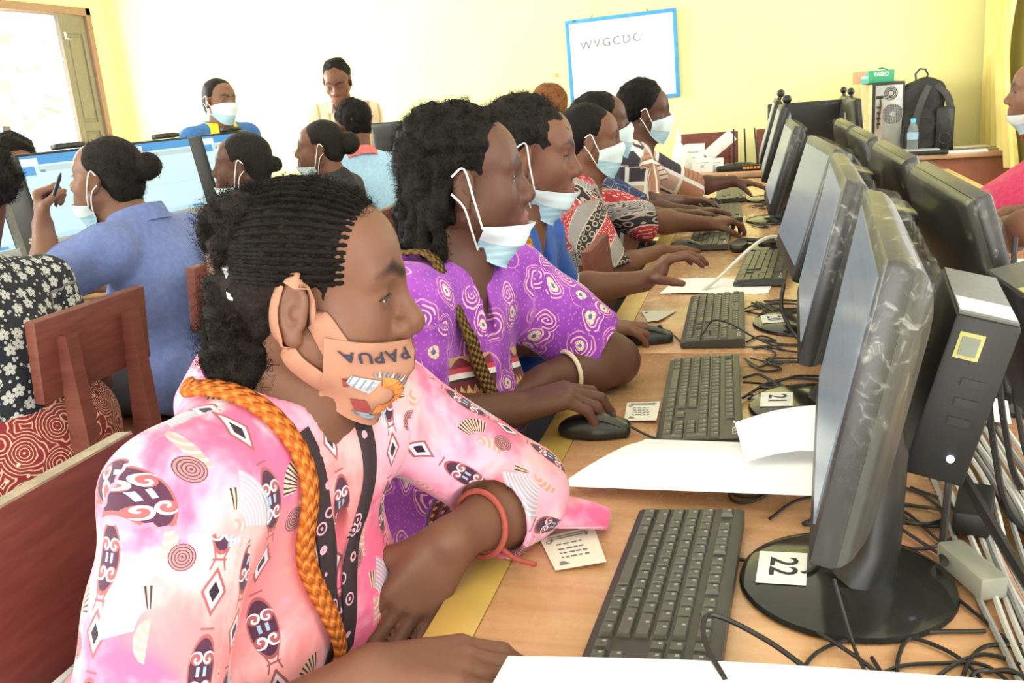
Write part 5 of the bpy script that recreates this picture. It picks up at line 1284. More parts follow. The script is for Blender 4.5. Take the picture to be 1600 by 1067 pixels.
    s2 = SDF(); cL = V3(elL) + (V3(wrL) - V3(elL)) * .28; s2.rc(J['shL'], V3(elL) + V3(-.01, -.005, .012), .062, .056, .03); s3 = SDF(); s3.rc(V3(elL) + V3(-.008, 0, .008), cL + unit(V3(wrL) - V3(elL)) * .05, .052, .054, .02); s3.plane_cut(cL + unit(V3(wrL) - V3(elL)) * .03, unit(V3(wrL) - V3(elL))); g.grp(s3, .02)
    g.grp(s2, .02)
    g.disp = fabric_disp(21, .0042, 24, 62)
    for wr_, el_, cc in ((wrR, elR, cR + unit(V3(wrR) - V3(elR)) * .03), (wrL, elL, cL + unit(V3(wrL) - V3(elL)) * .03)):
        d = unit(V3(wr_) - V3(el_))
    outer = SDF(); outer.grp(g, .001); lo, hi = g.bounds()
    for wr_, el_, cc in ((wrL, elL, cL + unit(V3(wrL) - V3(elL)) * .03),):
        d = unit(V3(wr_) - V3(el_)); outer.rc(cc - d * .030, cc + d * .02, .047, .049, .003, 's')
    ne = V3(J['neck']); vb = V3(J['chest']) + x * .150 - z * .010
    outer.rc(ne + z * .05, ne - z * .005, .060, .055, .01, 's'); outer.rc(ne + x * .045 + z * .02, vb, .026, .004, .010, 's')
    pink = pink_cloth()
    shirt = mesh_obj('shirt', outer, .0042, base, pink, T, attrs=print_uv(J, [(J['shR'], elR), (J['shL'], elL)]))
    collar(J, H, pink, T, base, r=.062, open_=.50, drop=.030, stand=.004)
    db = dark_batik()
    for q in (1, -1):
        pts = [ne + x * .060 + y * .048 * q + z * .005, ne + x * .085 + y * .038 * q - z * .05, vb + y * .016 * q + z * .03, vb + y * .012 * q - z * .08, vb + y * .010 * q - z * .16]
        surf_ribbon(g, pts, .026, .0015, 'placket', db, shirt, base, off=.001)
    bt = plain('button_black', (.02, .018, .02), .25)
    for k in (.055, .12):
        p = g.project([vb - y * .012 - z * k], .003)[0]; nn = g.grad([p])[0]; b = MB(); b.cyl(Vector(p - V3(base)), Vector(p + nn * .004 - V3(base)), .008, .0075, 14); b.build('button', bt, shirt)
    # loose cuff flap of the left sleeve lying on the desk
    cu = cL + unit(V3(wrL) - V3(elL)) * .03
    ccl = plain('cuff_inside', (.62, .13, .13), .8)
    b = MB(); e0 = V3(elL) + V3(.050, .030, -.02)
    b.grid(lambda u, t: Vector((e0[0] - .03 + .075 * u - base[0], e0[1] - .015 - .05 * t + .02 * u - base[1], .752 + .034 * (1 - u) * (1 - .4 * t) + .008 * math.sin(5 * t + 2 * u))), 10, 6, .0016); b.build('cuff_flap', pink, shirt)
    # ---- orange knitted bag strap
    ok = knit('orange_knit', (.42, .10, .02), (.72, .23, .05))
    pts = [ne - x * .085 + y * .03 + z * .015, ne - x * .045 - y * .075 + z * .02, ne + x * .045 - y * .066 - z * .01, V3(J['chest']) + x * .11 - y * .045 + z * .03, V3(J['chest']) + x * .15 - y * .015 - z * .06, V3(J['chest']) + x * .13 + y * .0 - z * .17]
    surf_ribbon(g, pts, .021, .005, 'bag_strap', ok, T, base, off=.007)
    # wrist band
    rb = plain('red_cord', (.36, .07, .05), .8, bump=.5, scale=300)
    d = unit(V3(wrL) - V3(elL)); o = V3(wrL) - d * .050; a1 = unit(np.cross(d, V3(0, 0, 1))); a2 = np.cross(d, a1)
    b = MB(); b.tube([Vector(o + (a1 * math.cos(t) * .0385 + a2 * math.sin(t) * .0385 + d * .006 * math.sin(t)) - V3(base)) for t in np.linspace(0, 2 * PI, 29)[:-1]], .0036, 6, closed=True)
    q0 = o + V3(.028, -.012, -.024); b.tube(catmull([Vector(q0 - V3(base)), Vector(q0 + V3(.02, -.012, -.006) - V3(base)), Vector(q0 + V3(.045, -.018, -.008) - V3(base))], 4), .0032, 6)
    b.build('wrist_cord', rb, T)
    # ---- tan cloth mask
    RY = Ray(H, 1.04); mk = Mask(H, RY, (-.045, -.034), (-.140, -.098), R(72), 48, 22, .0060, 20)
    mm = Mat('tan_cloth_mask'); P = mm.tc(); nn = mm.noise(P, 700, 2); mm.bump(nn, .15, .001); tan = mm.set(color=mm.mix(mm.noise(P, 25, 3).ss(.3, .7), (.35, .160, .105), (.41, .195, .130)), rough=.85)
    b = MB(); b.grid(lambda u, t: Vector(mk.at(u, t) - V3(base)), 48, 22, .0016); face = b.build('face_mask', tan, T, smooth=80)
    sm_ = plain('mask_seam', (.20, .09, .06), .8)
    b = MB(); b.tube([Vector(mk.at(.5, t, .0006) - V3(base)) for t in np.linspace(0, 1, 20)], .0008, 5); b.build('seam', sm_, face)
    FS = RY.S
    def wrap(pts, width, name, mat, lift=.0016, thick=.0014):
        P = resample(catmull([Vector(p) for p in pts], 6), .006); P = FS.project(P, lift); n = FS.grad(P); width = np.linspace(width[0], width[1], len(P)) if isinstance(width, tuple) else width
        return ribbon(np.array([H.w(*p) for p in P]), np.array([H.M @ q for q in n]), width, thick, name, mat, face, base)
    for q in (1, -1):
        wrap([(.036, .060 * q, -.046), (.014, .074 * q, -.012), (.000, .079 * q, .018), (-.012, .084 * q, .026)], (.030, .011), 'ear_loop', tan)
        wrap([(.026, .058 * q, -.090), (.006, .066 * q, -.070), (-.012, .072 * q, -.044), (-.024, .079 * q, -.012), (-.020, .084 * q, .018)], (.026, .011), 'ear_loop', tan)
    # the upside-down word and the painted figure on the mask (flat print)
    def on_mask(me, cx, cy, ang, name, mat, off):
        ca, sa = math.cos(ang), math.sin(ang)
        for v in me.vertices:
            xx, yy = v.co.x * ca - v.co.y * sa, v.co.x * sa + v.co.y * ca
            v.co = Vector(mk.at(min(max(cx + xx, .01), .99), min(max(cy + yy, .01), .99), off) - V3(base))
        return link_mesh(name, me, mat, face)
    ink = plain('mask_ink', (.035, .03, .06), .8)
    me = text_mesh('PAPUA', .105, 0, .002, 1.15)
    for v in me.vertices: v.co.y *= 1.9
    on_mask(me, .245, .83, R(180 + 14), 'lettering', ink, .0022)
    def poly(pts):
        b = MB(); b.prism(pts, 0, .0001); bmesh.ops.triangulate(b.bm, faces=b.bm.faces[:]); bmesh.ops.subdivide_edges(b.bm, edges=b.bm.edges[:], cuts=2); return b.mesh('p', 0)
    AS = 1.9
    def arc(r0, r1, a0, a1, n=14): return [(r1 * math.cos(a), r1 * math.sin(a) * AS) for a in np.linspace(a0, a1, n)] + [(r0 * math.cos(a), r0 * math.sin(a) * AS) for a in np.linspace(a1, a0, n)]
    org = plain('print_orange', (.66, .22, .05), .8); gry = plain('print_grey', (.20, .24, .30), .8); lgt = plain('print_pale', (.62, .64, .70), .8); mrn = plain('print_maroon', (.25, .04, .04), .8)
    on_mask(poly(arc(.060, .120, R(-80), R(95))), .315, .36, 0, 'print_ring', org, .0020)
    for k, a in enumerate(np.linspace(R(-50), R(110), 20)):
        on_mask(poly([(.122 * math.cos(a - .06), .122 * math.sin(a - .06) * AS), (.165 * math.cos(a + .03), .165 * math.sin(a + .03) * AS), (.122 * math.cos(a + .07), .122 * math.sin(a + .07) * AS)]), .315, .36, 0, 'print_feather', gry if k % 3 else lgt, .0021)
    on_mask(poly([(-.14, -.07), (.0, -.10), (.016, .075), (-.14, .06)]), .275, .47, R(-8), 'print_drum', lgt, .0022)
    for k in range(4): on_mask(poly([(-.135 + .036 * k, -.072), (-.123 + .036 * k, -.074), (-.123 + .036 * k, .062), (-.135 + .036 * k, .06)]), .275, .47, R(-8), 'print_band', gry, .0024)
    on_mask(poly([(-.045, -.07), (.045, -.07), (.04, .07), (-.04, .07)]), .255, .20, R(25), 'print_figure', mrn, .0022)
    on_mask(poly([(-.07, -.03), (.07, -.05), (.06, .01), (-.06, .03)]), .30, .12, R(-10), 'print_wing', gry, .0023)
    on_mask(poly([(-.014, -.06), (.014, -.05), (.010, .06), (-.016, .05)]), .125, .42, R(10), 'print_mark', mrn, .0022)
    # skirt over the lap
    k = SDF(); add_legs(k, J, .012); kk = SDF(); kk.grp(k, .001); kk.plane_cut((0, 0, .16), (0, 0, -1)); mesh_obj('skirt', kk, .009, base, plain('skirt_dark', (.03, .025, .035), .8), T)
    return T
# ================================================================== the other people
def surgical_mats():
    M = Mat('mask_blue_pleated'); P = M.tc(); z = M.xyz(P)[2]; n = M.noise(P, 500, 2); M.bump((z * 520).sin() * .6 + n * .4, .25, .002)
    blue = M.set(color=M.mix(M.noise(P, 18, 2).ss(.3, .7), (.36, .60, .74), (.50, .73, .84)), rough=.8)
    M = Mat('mask_pale_lit'); P = M.tc(); M.bump(M.noise(P, 500, 2), .2, .001); pale = M.set(color=M.mix(M.noise(P, 20, 2).ss(.3, .7), (.66, .82, .86), (.78, .88, .90)), rough=.8)  # paler cloth of the folded half, light on its pleats painted in
    return blue, pale, plain('mask_strap', (.82, .82, .80), .8)
MB_, MP_, MS_ = surgical_mats()
def surgical(H, T, base, mode='worn', full=1.0, h=1, chin_drop=0.0, white_top=False):
    RY = Ray(H, full); b2 = V3(base); nu, nv = (44, 20) if h else (24, 12)
    if mode == 'worn': mk = Mask(H, RY, (-.008, -.030), (-.130, -.084), R(72), nu, nv, .0075, 10, pleats=.0016)
    else: mk = Mask(H, RY, (-.076 - chin_drop, -.070 - chin_drop), (-.148 - chin_drop, -.112 - chin_drop), R(74), nu, nv, .0065, 12, flare=.001, pleats=.0022)
    sp = .5 if mode != 'worn' else .45
    b = MB(); b.grid(lambda u, t: Vector(mk.at(u, t * sp) - b2), nu, nv // 2, .0012); f = b.build('face_mask', MB_, T, smooth=80)
    b = MB(); b.grid(lambda u, t: Vector(mk.at(u, sp + t * (1 - sp), .0012 if mode == 'worn' else .001 + .003 * t) - b2), nu, nv // 2, .0012); b.build('upper_fold', MP_, f, smooth=80)
    for u, q in ((0, -1), (1, 1)):
        for t, e in ((.93, [(-.004, .086 * q, .022), (-.024, .088 * q, .012)]), (.08, [(-.008, .084 * q, -.036), (-.026, .088 * q, -.014)])):
            a = mk.at(u, t, .001); E = [H.w(*p) for p in e]; mid = (a + E[0]) / 2 + H.d(0, .010 * q, 0)
            b = MB(); b.tube(catmull([Vector(p - b2) for p in (a, mid, E[0], E[1])], 5), .0018 * H.s, 6); b.build('ear_loop', MS_, f)
    return mk
def hair_cap(H, style, seed, base, T, mat, h=.006, fuzz=0, fz_amp=.003, ear=True, extra=None, bun=None, size=1.0):
    S = SDF(); k = H.s
    if style == 'short': S.ell(H.w(-.016, 0, .040), V3(.092, .0765, .078) * k * size, .01, 'u', H.M); S.ell(H.w(-.055, 0, -.005), V3(.042, .058, .045) * k, .02, 'u', H.M)
    elif style == 'afro': S.ell(H.w(-.026, 0, .046), V3(.100, .092, .094) * k * size, .01, 'u', H.M); S.ell(H.w(-.060, 0, .0), V3(.052, .070, .062) * k * size, .02, 'u', H.M)
    else: S.ell(H.w(-.016, 0, .040), V3(.092, .0795, .080) * k * size, .01, 'u', H.M); S.ell(H.w(-.058, 0, -.010), V3(.048, .066, .060) * k, .02, 'u', H.M)
    if ear:
        for q in (1, -1): S.sp(H.w(.004, .090 * q, -.014), .033 * k, .008, 's')
    if bun is not None:
        c, r = bun; cc = H.w(*c); S.ell(cc, V3(r) * k, .008, 'u', H.M); S.rc(cc, H.w(-.07, c[1] * .5, c[2] * .7), .022 * k, .030 * k, .02)
    if extra: extra(S)
    n1, n2 = sines(seed, 9, 95), sines(seed + 1, 10, 300)
    S.disp = lambda P: fz_amp * n1(P) + fz_amp * .6 * n2(P)
    o = mesh_obj('hair', S, h, base, mat, T)
    if fuzz: strands(S, fuzz, seed, .013, .00055 if h < .007 else .0009, 'frizzy_hair', mat, o, base, curl=.006, seg=4, h=.014, region=lambda v: ~((H.l(v)[:, 0] > .02) & (H.l(v)[:, 2] < .082)))
    return o, S
HAIR = hair_mat('hair_black', (.014, .011, .010)); HAIR_B = hair_mat('hair_soft_black', (.022, .018, .016))
def person(label, pos, ypr, sc, face, arms, skin='dark', h=.007, hair='cap', hairmat=None, bun=None, fuzz=0, fz_amp=.003, mask=None, shirt=None, sleeve=(.7, .7), belly=0.0, bust=1.0,
           J=None, stand=False, col=None, low=None, eyes=.5, near=False, seed=1, full=1.0, hextra=None, lean=.14, fold=True, w=1.0, shirt_open=True, hsize=1.0, sleeve_r=1.0, hands=True, chin_drop=0.0, eye_mesh=True, armw=1.0, uvf=None, nails=False, hem=None):
    H = Head(pos, ypr, sc); a = R(face); x = V3(math.cos(a), math.sin(a), 0); y = V3(-x[1], x[0], 0); z = V3(0, 0, 1)
    ne = V3(pos) - x * .048 * sc - z * .150 * sc; D = dict(neck=ne, shR=ne - y * .160 * w - z * .045 - x * .012, shL=ne + y * .160 * w - z * .045 - x * .012, chest=ne - x * .035 - z * .165, face=x)
    pz = .585 if not stand else .86; D['pelvis'] = V3(ne[0] - x[0] * lean, ne[1] - x[1] * lean, pz); D['stand'] = stand
    if J: D.update({k: V3(v) for k, v in J.items()})
    base = (float(D['pelvis'][0]), float(D['pelvis'][1]), 0.0); T = empty('person', base, label=label, cat='person')
    if not stand: D['thigh'] = .36
    S = SDF(); add_head(S, H, eyes=eyes if near else .0, full=full)
    S.rc(H.w(-.030, 0, -.055), D['neck'] - z * .02, .052 * sc, .058, .02); S.rc(H.w(.025, 0, -.085), D['neck'] + x * .03 - z * .01, .030, .045, .03)
    add_torso(S, D, -.016, 0, w=.95 * w); add_legs(S, D); nl = []
    A = {}
    for sd, key in (('R', 'shR'), ('L', 'shL')):
        v = arms.get(sd)
        if v is None:       # hand resting on the lap
            q = -1 if sd == 'R' else 1
            el = D[key] - z * .26 - x * .06 + y * .03 * q; wr = el + x * .22 - z * .03 - y * .05 * q; v = (el, wr, x - z * .1, -z)
        el, wr, f, n = [V3(t) for t in v[:4]]; A[sd] = (el, wr); add_arm(S, D[key], el, wr, armw)
        kw = v[4] if len(v) > 4 else {}
        if hands: add_hand(S, wr, f, n, np.cross(f, n) if sd == 'R' else np.cross(n, f), nails=nl, **{**dict(curl=(.3, .5, .4), s=.95), **kw})
    bc = V3(SKIN[skin]) if isinstance(skin, str) else V3(skin)
    def paint(v):
        c = head_paint(H, v, bc)
        if nails:
            for p, r in nl: m = np.clip((r - np.linalg.norm(v - p, axis=1)) / (r * .4), 0, 1)[:, None]; c = c * (1 - .65 * m) + V3(.40, .25, .20) * .65 * m
        return c
    mesh_obj('body', S, h, base, skin_mat(), T, paint)
    if eye_mesh: make_eyes(H, base, T, (0, 12), near)
    if hair: hair_cap(H, hair, seed * 7, base, T, hairmat or HAIR, max(.0055, h * .9), fuzz, fz_amp, extra=(lambda Q: hextra(Q, H)) if hextra else None, bun=bun, size=hsize)
    # ---- shirt
    g = SDF(); add_torso(g, D, .006, bust, belly, w); M = D['fr']; g.ell(D['pelvis'] - M[:, 2] * .02, V3(.145 + belly, .185 + belly * .6, .105) * w, .06, 'u', M)
    fd = fabric_disp(seed * 13, .0038, 26, 66)
    cuts = []
    for sd, key, sl in (('R', 'shR', sleeve[0]), ('L', 'shL', sleeve[1])):
        if sl is None: continue
        el, wr = A[sd]; k = SDF(); r0, r1 = .060 * sleeve_r * armw, .058 * sleeve_r * armw
        if sl <= 1: e = D[key] + (el - D[key]) * sl; d = unit(el - D[key]); k.rc(D[key], e + d * .03, r0, r1, .02); k.plane_cut(e, d)
        else: e = el + (wr - el) * (sl - 1); d = unit(wr - el); k.rc(D[key], el, r0, r1 * .95, .02); k2 = SDF(); k2.rc(el, e + d * .03, r1 * .95, r1 * .85, .02); k2.plane_cut(e, d); k.grp(k2, .02)
        g.grp(k, .03); cuts.append((e, d, r1))
    g.disp = fd; o = SDF(); o.grp(g, .001)
    if hem: o.plane_cut((0, 0, hem), (0, 0, -1))
    for e, d, r in cuts: o.rc(e - d * .02, e + d * .06, r * .86, r * .92, .003, 's')
    ne = D['neck']; xx, zz = M[:, 0], M[:, 2]
    o.rc(ne + zz * .05, ne - zz * .004, .060, .054, .01, 's')
    if shirt_open: o.rc(ne + xx * .045 + zz * .02, D['chest'] + xx * .145 + zz * .05, .026, .004, .008, 's')
    if shirt is not None: T['_shirt'] = 1; so = mesh_obj('shirt', o, max(.0048, h * .85), base, shirt, T, attrs=uvf(D, A) if uvf else print_uv(D, [(D['shR'], A['R'][0]), (D['shL'], A['L'][0])])); del T['_shirt']
    if col is not None: collar(D, H, col, T, base, r=.061, open_=.5, drop=.028, stand=.006, fold=fold)
    kk = SDF(); add_legs(kk, D, .014); q = SDF(); q.grp(kk, .001); q.plane_cut((0, 0, .14), (0, 0, -1)); mesh_obj('trousers', q, max(.010, h), base, low or plain('dark_trousers', (.02, .02, .028), .8), T)
    if mask: surgical(H, T, base, mask, full, h < .006, chin_drop)
    return T, H, D, g, base
# ---------- garment prints
def cloth(name, c1, c2, scale=60, sheen=.1):
    M = Mat(name); P = M.tc(); M.bump(M.noise(P, 500, 2) * .4 + M.noise(P, 30, 3) * .6, .2, .003)
    return M.set(color=M.mix(M.noise(P, scale, 3).ss(.3, .7), c1, c2), rough=.82, spec=.2, sheen=sheen)
def purple_cloth():
    M = Mat('purple_batik_print'); P = M.tc(); pu, pv = M.attr('pu'), M.attr('pv')
    uv = M.vec(pu, pv); wn = M.noise(M.vec(pu, pv), 14, 2, .5, 0, True); uvd = M.vadd(M.vmul(wn, (.045, .045, 0)), uv)
    base = M.mix(M.noise(P, 18, 3).ss(.35, .7), (.26, .045, .42), (.36, .08, .52))
    d, c_, p = M.vor(uvd, 17); rx, ry, rz = M.xyz(M.vmul(M.vadd(uvd, M.vmul(p, (-1, -1, 0))), (1, 1, 0)))
    cr, cg_, cb_ = M.xyz(c_); an = M.math('ARCTAN2', ry, rx)
    sp = (d * 50 + an * 1.0 + cr * 6).sin(); on = d.lt(.40) * cr.gt(.25) * M.noise(uv, 40, 2).gt(.40)
    c = M.mix(on * sp.gt(.45), base, (.80, .50, .62)); c = M.mix(on * sp.band(.28, .5), c, (.62, .05, .12))
    c = M.mix(d.lt(.17) * cg_.gt(.45), c, M.mix((an * 9).sin().gt(0), (.72, .50, .30), (.82, .74, .66))); c = M.mix(d.lt(.07) * cg_.gt(.45), c, (.10, .14, .34))
    c = M.mix((d.band(.44, .47)) * cb_.gt(.5), c, (.70, .30, .42))
    dots = M.vor(uv, 95)[0]; c = M.mix(dots.lt(.16) * (1 - on), c, (.42, .15, .55))
    # woven border panel low on the front: gold zigzag, red and white lines, then maroon stripes with a column of lozenges
    b0 = pv - .085 + pu * .10
    zz = ((pu * 70).frac() - .5).abs() * .022; inb = pu.band(-.175, -.002) + pu.band(.062, .15)
    pan = b0.lt(-.045) * inb
    st = (pu * 62).frac(); ln = (pv * 85).frac(); loz = ((st - .5).abs() * 1.2 + (ln - .5).abs()).lt(.30); lc = M.mix(loz, (.15, .018, .025), (.62, .40, .22)); lc = M.mix(st.lt(.18), lc, (.10, .06, .30)); lc = M.mix(st.band(.22, .30), lc, (.48, .16, .08))
    c = M.mix(pan, c, lc); c = M.mix(b0.band(-.075, -.045) * inb, c, M.mix((b0 + .075 - zz * 1.2).abs().lt(.006), (.14, .03, .04), (.62, .36, .16)))
    c = M.mix(b0.band(-.045, -.036) * inb, c, (.85, .82, .82)); c = M.mix(b0.band(-.049, -.045) * inb, c, (.03, .02, .04)); c = M.mix(b0.band(-.036, -.028) * inb, c, (.62, .06, .10)); c = M.mix(b0.band(-.028, -.010) * inb, c, M.mix(((pu * 90).sin() * .006 + b0 + .019).gt(0), (.20, .03, .06), (.55, .34, .18)))
    M.bump(M.noise(P, 700, 2) * .3 + M.noise(P, 40, 3) * .7, .25, .004)
    return M.set(color=c, rough=.75, spec=.25, sheen=.1)
def red_batik():
    M = Mat('red_black_batik'); P = M.tc(); pu, pv = M.attr('pu'), M.attr('pv')
    t = (pu * .62 + pv) / .17; f = t.frac(); uv = M.vec(pu, pv)
    red = M.mix(M.vor(uv, 110)[0].lt(.22), (.45, .035, .05), (.80, .50, .50))
    d = M.vor(uv, 42, rand=.15)[0]; chain = M.mix(d.band(.24, .40), (.018, .014, .016), (.42, .34, .30))
    d2 = M.vor(uv, 75, rand=.4)[0]; grey = M.mix((d2 * 34).sin().gt(.1), (.50, .48, .47), (.06, .05, .06))
    c = M.mix(f.gt(.36), red, chain); c = M.mix(f.gt(.66), c, grey); c = M.mix(f.band(.345, .37) + f.band(.65, .67) + f.gt(.975), c, (.62, .48, .42))
    M.bump(M.noise(P, 500, 2), .15, .002); return M.set(color=c, rough=.8)
def white_brown():
    M = Mat('white_brown_print'); P = M.tc(); pu, pv = M.attr('pu'), M.attr('pv')
    a, b_ = (pu / .085), ((pv + pu * .12) / .13); h_ = M.noise(M.vec(a.floor() * 7.3, b_.floor() * 3.7), 5.3, 0); fa, fb = a.frac(), b_.frac()
    c = M.mix(h_.gt(.46), (.82, .78, .74), (.46, .22, .14)); c = M.mix(h_.gt(.56), c, (.05, .04, .06)); c = M.mix(h_.lt(.42), c, (.60, .42, .36))
    c = M.mix(fa.lt(.20) + fb.lt(.12), c, (.86, .83, .80)); c = M.mix((pv * 300).sin().gt(.6) * h_.band(.40, .5), c, (.30, .14, .10))
    return M.set(color=c, rough=.8)
def floral_black():
    M = Mat('black_white_floral'); P = M.tc(); pu, pv = M.attr('pu'), M.attr('pv'); uv = M.vec(pu, pv)
    d, c_, p = M.vor(uv, 27, rand=.55); rx, ry, rz = M.xyz(M.vadd(uv, M.vmul(p, (-1, -1, 0)))); an = M.math('ARCTAN2', ry, rx)
    pet = d * 1.0 / ((an * 2.5).sin().abs() * .16 + .20)
    c = M.mix(pet.lt(1.0), (.008, .010, .018), (.50, .50, .48)); c = M.mix((an * 5).sin().abs().lt(.25) * pet.band(.5, 1), c, (.22, .22, .22)); c = M.mix(d.lt(.05), c, (.05, .05, .05))
    dd = M.vor(M.vadd(uv, (.31, .17, 0)), 55)[0]; c = M.mix(dd.lt(.17) * pet.gt(1.25), c, (.45, .45, .43))
    return M.set(color=c, rough=.8)
def red_skirt():
    M = Mat('red_cream_batik_skirt'); P = M.tc(); q = M.vmul(P, (1, 1, 1)); d, c_, p = M.vor(q, 15, '3D'); n = M.noise(P, 30, 2)
    c = M.mix((d * 60 + n * 8).sin().gt(.62), (.22, .014, .022), (.60, .42, .28)); d2 = M.vor(q, 34, '3D')[0]; c = M.mix(d2.lt(.14), c, (.66, .55, .42)); return M.set(color=c, rough=.8)
def navy_leaf():
    M = Mat('navy_leaf_print'); P = M.tc(); d = M.vor(M.vadd(P, M.vmul(M.noise(P, 8, 2, .5, 0, True), (.1, .1, .1))), 16, '3D', 'DISTANCE_TO_EDGE')
    return M.set(color=M.mix(d.lt(.025), (.035, .055, .14), (.30, .36, .48)), rough=.8)
A_ = lambda px, py, Y: np.array(at_y(px, py, Y))
def build_people():
    import time
    # ---- purple shirt woman
    def locks(S, H):
        for i in range(15):
            a = R(62 + 236 * i / 14) ; c, s_ = math.cos(a), math.sin(a)
            p0 = H.w(-.014 + .074 * c, .074 * s_, .02); p1 = H.w(-.018 + .082 * c, .080 * s_, -.045); p2 = H.w(-.020 + .086 * c, .082 * s_, -.086 - .012 * (i % 3))
            if abs(s_) > .80 and c > -.2: continue
            S.rc(p0, p1, .0125, .0130, .004); S.rc(p1, p2, .0130, .0105, .003)
        S.ell(H.w(-.045, 0, -.03), (.058, .070, .060), .01, 'u', H.M)
        S.ell(H.w(-.02, 0, .075), (.065, .06, .045), .03, 'u', H.M)
        for k in range(3):
            P = [H.w(.030 - .010 * k, -.066 + .026 * k, .056 + .018 * k), H.w(.000, -.078 + .022 * k, .066 + .018 * k), H.w(-.05, -.078 + .02 * k, .062 + .02 * k)]
            S.rc(P[0], P[1], .009, .010, .003); S.rc(P[1], P[2], .010, .011, .003)
    T, H, D, g, base = person('woman in purple batik shirt, light blue mask under her chin, second in the row', (-.463, 1.419, 1.153), (22, 1, -1), 1.0, 16,
        dict(R=((-.530, 1.215, .800), (-.385, 1.318, .796), (.88, .40, .10), (.02, .05, -1), dict(fc=((.40, .75, .30), (.45, .70, .35), (.6, .6, .4), (.6, .6, .4)), thumb=(.75, .1), s=1.12, spread=1.5)),
             L=((-.262, 1.610, .790), (-.365, 1.478, .795), (-.75, -.62, -.1), (0, 0, -1))),
        'dark', .0048, 'cap', HAIR, fuzz=3000, fz_amp=.0038, mask='chin', shirt=purple_cloth(), sleeve=(.85, .80), belly=.03, bust=1.15, eyes=.8, near=True, seed=2, full=1.08, hextra=locks, w=1.08, sleeve_r=1.12, armw=1.12, nails=True,
        J=dict(neck=(-.512, 1.402, 1.000), shR=(-.530, 1.250, .975), shL=(-.440, 1.560, .950), chest=(-.545, 1.40, .83), pelvis=(-.64, 1.39, .585)))
    x, y, z = (D['fr'][:, i] for i in range(3)); ne = D['neck']; ch = D['chest']
    bs = knit('brown_gold_knit', (.055, .030, .012), (.30, .18, .06), 500, 520)
    surf_ribbon(g, [ne - x * .06 - y * .085 + z * .012, ne + x * .02 - y * .090 - z * .005, ne + x * .055 - y * .070 - z * .05, ch + x * .15 - y * .04 + z * .02, ch + x * .16 - y * .015 - z * .08, ch + x * .15 + y * .0 - z * .17], .026, .006, 'bag_strap', bs, T, base, off=.014)
    ys = knit('yellow_red_trim', (.50, .03, .02), (.80, .55, .05), 300, 900)
    surf_ribbon(g, [ch + x * .155 - y * .020 + z * .01, ch + x * .165 + y * .003 - z * .08, ch + x * .15 + y * .020 - z * .17], .010, .004, 'strap_trim', ys, T, base, off=.014)
    collar(D, H, bpy.data.materials['purple_batik_print'], T, base, r=.064, open_=.55, drop=.045, stand=.004)
    bw_ = plain('shell_button', (.55, .55, .60), .3)
    for k in (.02, .08, .145):
        p = g.project([ch + x * .16 + y * .030 - z * (k - .04)], .003)[0]; nn = g.grad([p])[0]; b = MB(); b.cyl(Vector(p - V3(base)), Vector(p + nn * .004 - V3(base)), .0075, .007, 14); b.build('button', bw_, T)
    d = unit(V3(-.365, 1.478, .795) - V3(-.262, 1.610, .790)); o = V3(-.335, 1.516, .794); a1 = unit(np.cross(d, V3(0, 0, 1))); a2 = np.cross(d, a1)
    b = MB(); b.tube([Vector(o + (a1 * math.cos(t) + a2 * math.sin(t)) * .041 - V3(base)) for t in np.linspace(0, 2 * PI, 29)[:-1]], .0042, 7, closed=True); b.build('bangle', plain('ivory_bangle', (.72, .60, .48), .25), T)
    # ---- royal blue shirt woman
    T, H, D, g, base = person('woman in royal blue shirt, blue mask under her lips, third in the row', (-.47, 1.895, 1.158), (12, 7, -2), 1.0, 10,
        dict(R=((-.500, 1.735, .800), (-.350, 1.855, .782), (.90, .35, -.06), (0, 0, -1), dict(fc=((.12, .5, .3), (.15, .5, .3), (.35, .5, .4), (.4, .5, .4)))),
             L=((-.475, 2.120, .805), (-.272, 2.165, .822), (.78, .10, .62), (.55, .10, -.80), dict(curl=(.5, .6, .4), thumb=(.9, .3)))),
        'warm', .0052, 'cap', HAIR_B, fuzz=2000, fz_amp=.0030, mask='chin', shirt=cloth('royal_blue_cotton', (.025, .085, .36), (.035, .11, .44)), sleeve=(.9, .92), eyes=.65, near=True, seed=3, hsize=1.05, hextra=lambda S, H: S.ell(H.w(-.095, 0, .02), (.04, .06, .06), .03, 'u', H.M),
        J=dict(neck=(-.520, 1.885, 1.005), shR=(-.535, 1.735, .965), shL=(-.500, 2.040, .960), chest=(-.56, 1.885, .83), pelvis=(-.66, 1.88, .585)), col=bpy.data.materials.get('royal_blue_cotton'))
    ys2 = knit('orange_knit_strap', (.50, .16, .01), (.75, .38, .03), 420, 420); x, y, z = (D['fr'][:, i] for i in range(3)); ne = D['neck']; ch = D['chest']
    surf_ribbon(g, [ne - x * .03 - y * .085, ne + x * .055 - y * .085 - z * .03, ch + x * .14 - y * .07 + z * .02, ch + x * .15 - y * .05 - z * .12], .018, .005, 'bag_strap', ys2, T, base, off=.006)
    # white lace cuff
    e = V3(-.500, 2.040, .960) + (V3(-.475, 2.12, .805) - V3(-.500, 2.040, .960)) * .90; d = unit(V3(-.475, 2.12, .805) - V3(-.5, 2.04, .96)); a1 = unit(np.cross(d, V3(0, 1, 0))); a2 = np.cross(d, a1)
    b = MB(); b.grid(lambda u, t: Vector(e + d * (.04 * t - .02) + (a1 * math.cos(2 * PI * u) + a2 * math.sin(2 * PI * u)) * (.060 + .004 * t + .003 * math.sin(u * 60)) - V3(base)), 60, 5, .002); b.build('lace_cuff', plain('white_lace', (.78, .78, .76), .8, bump=.6, scale=220), T)
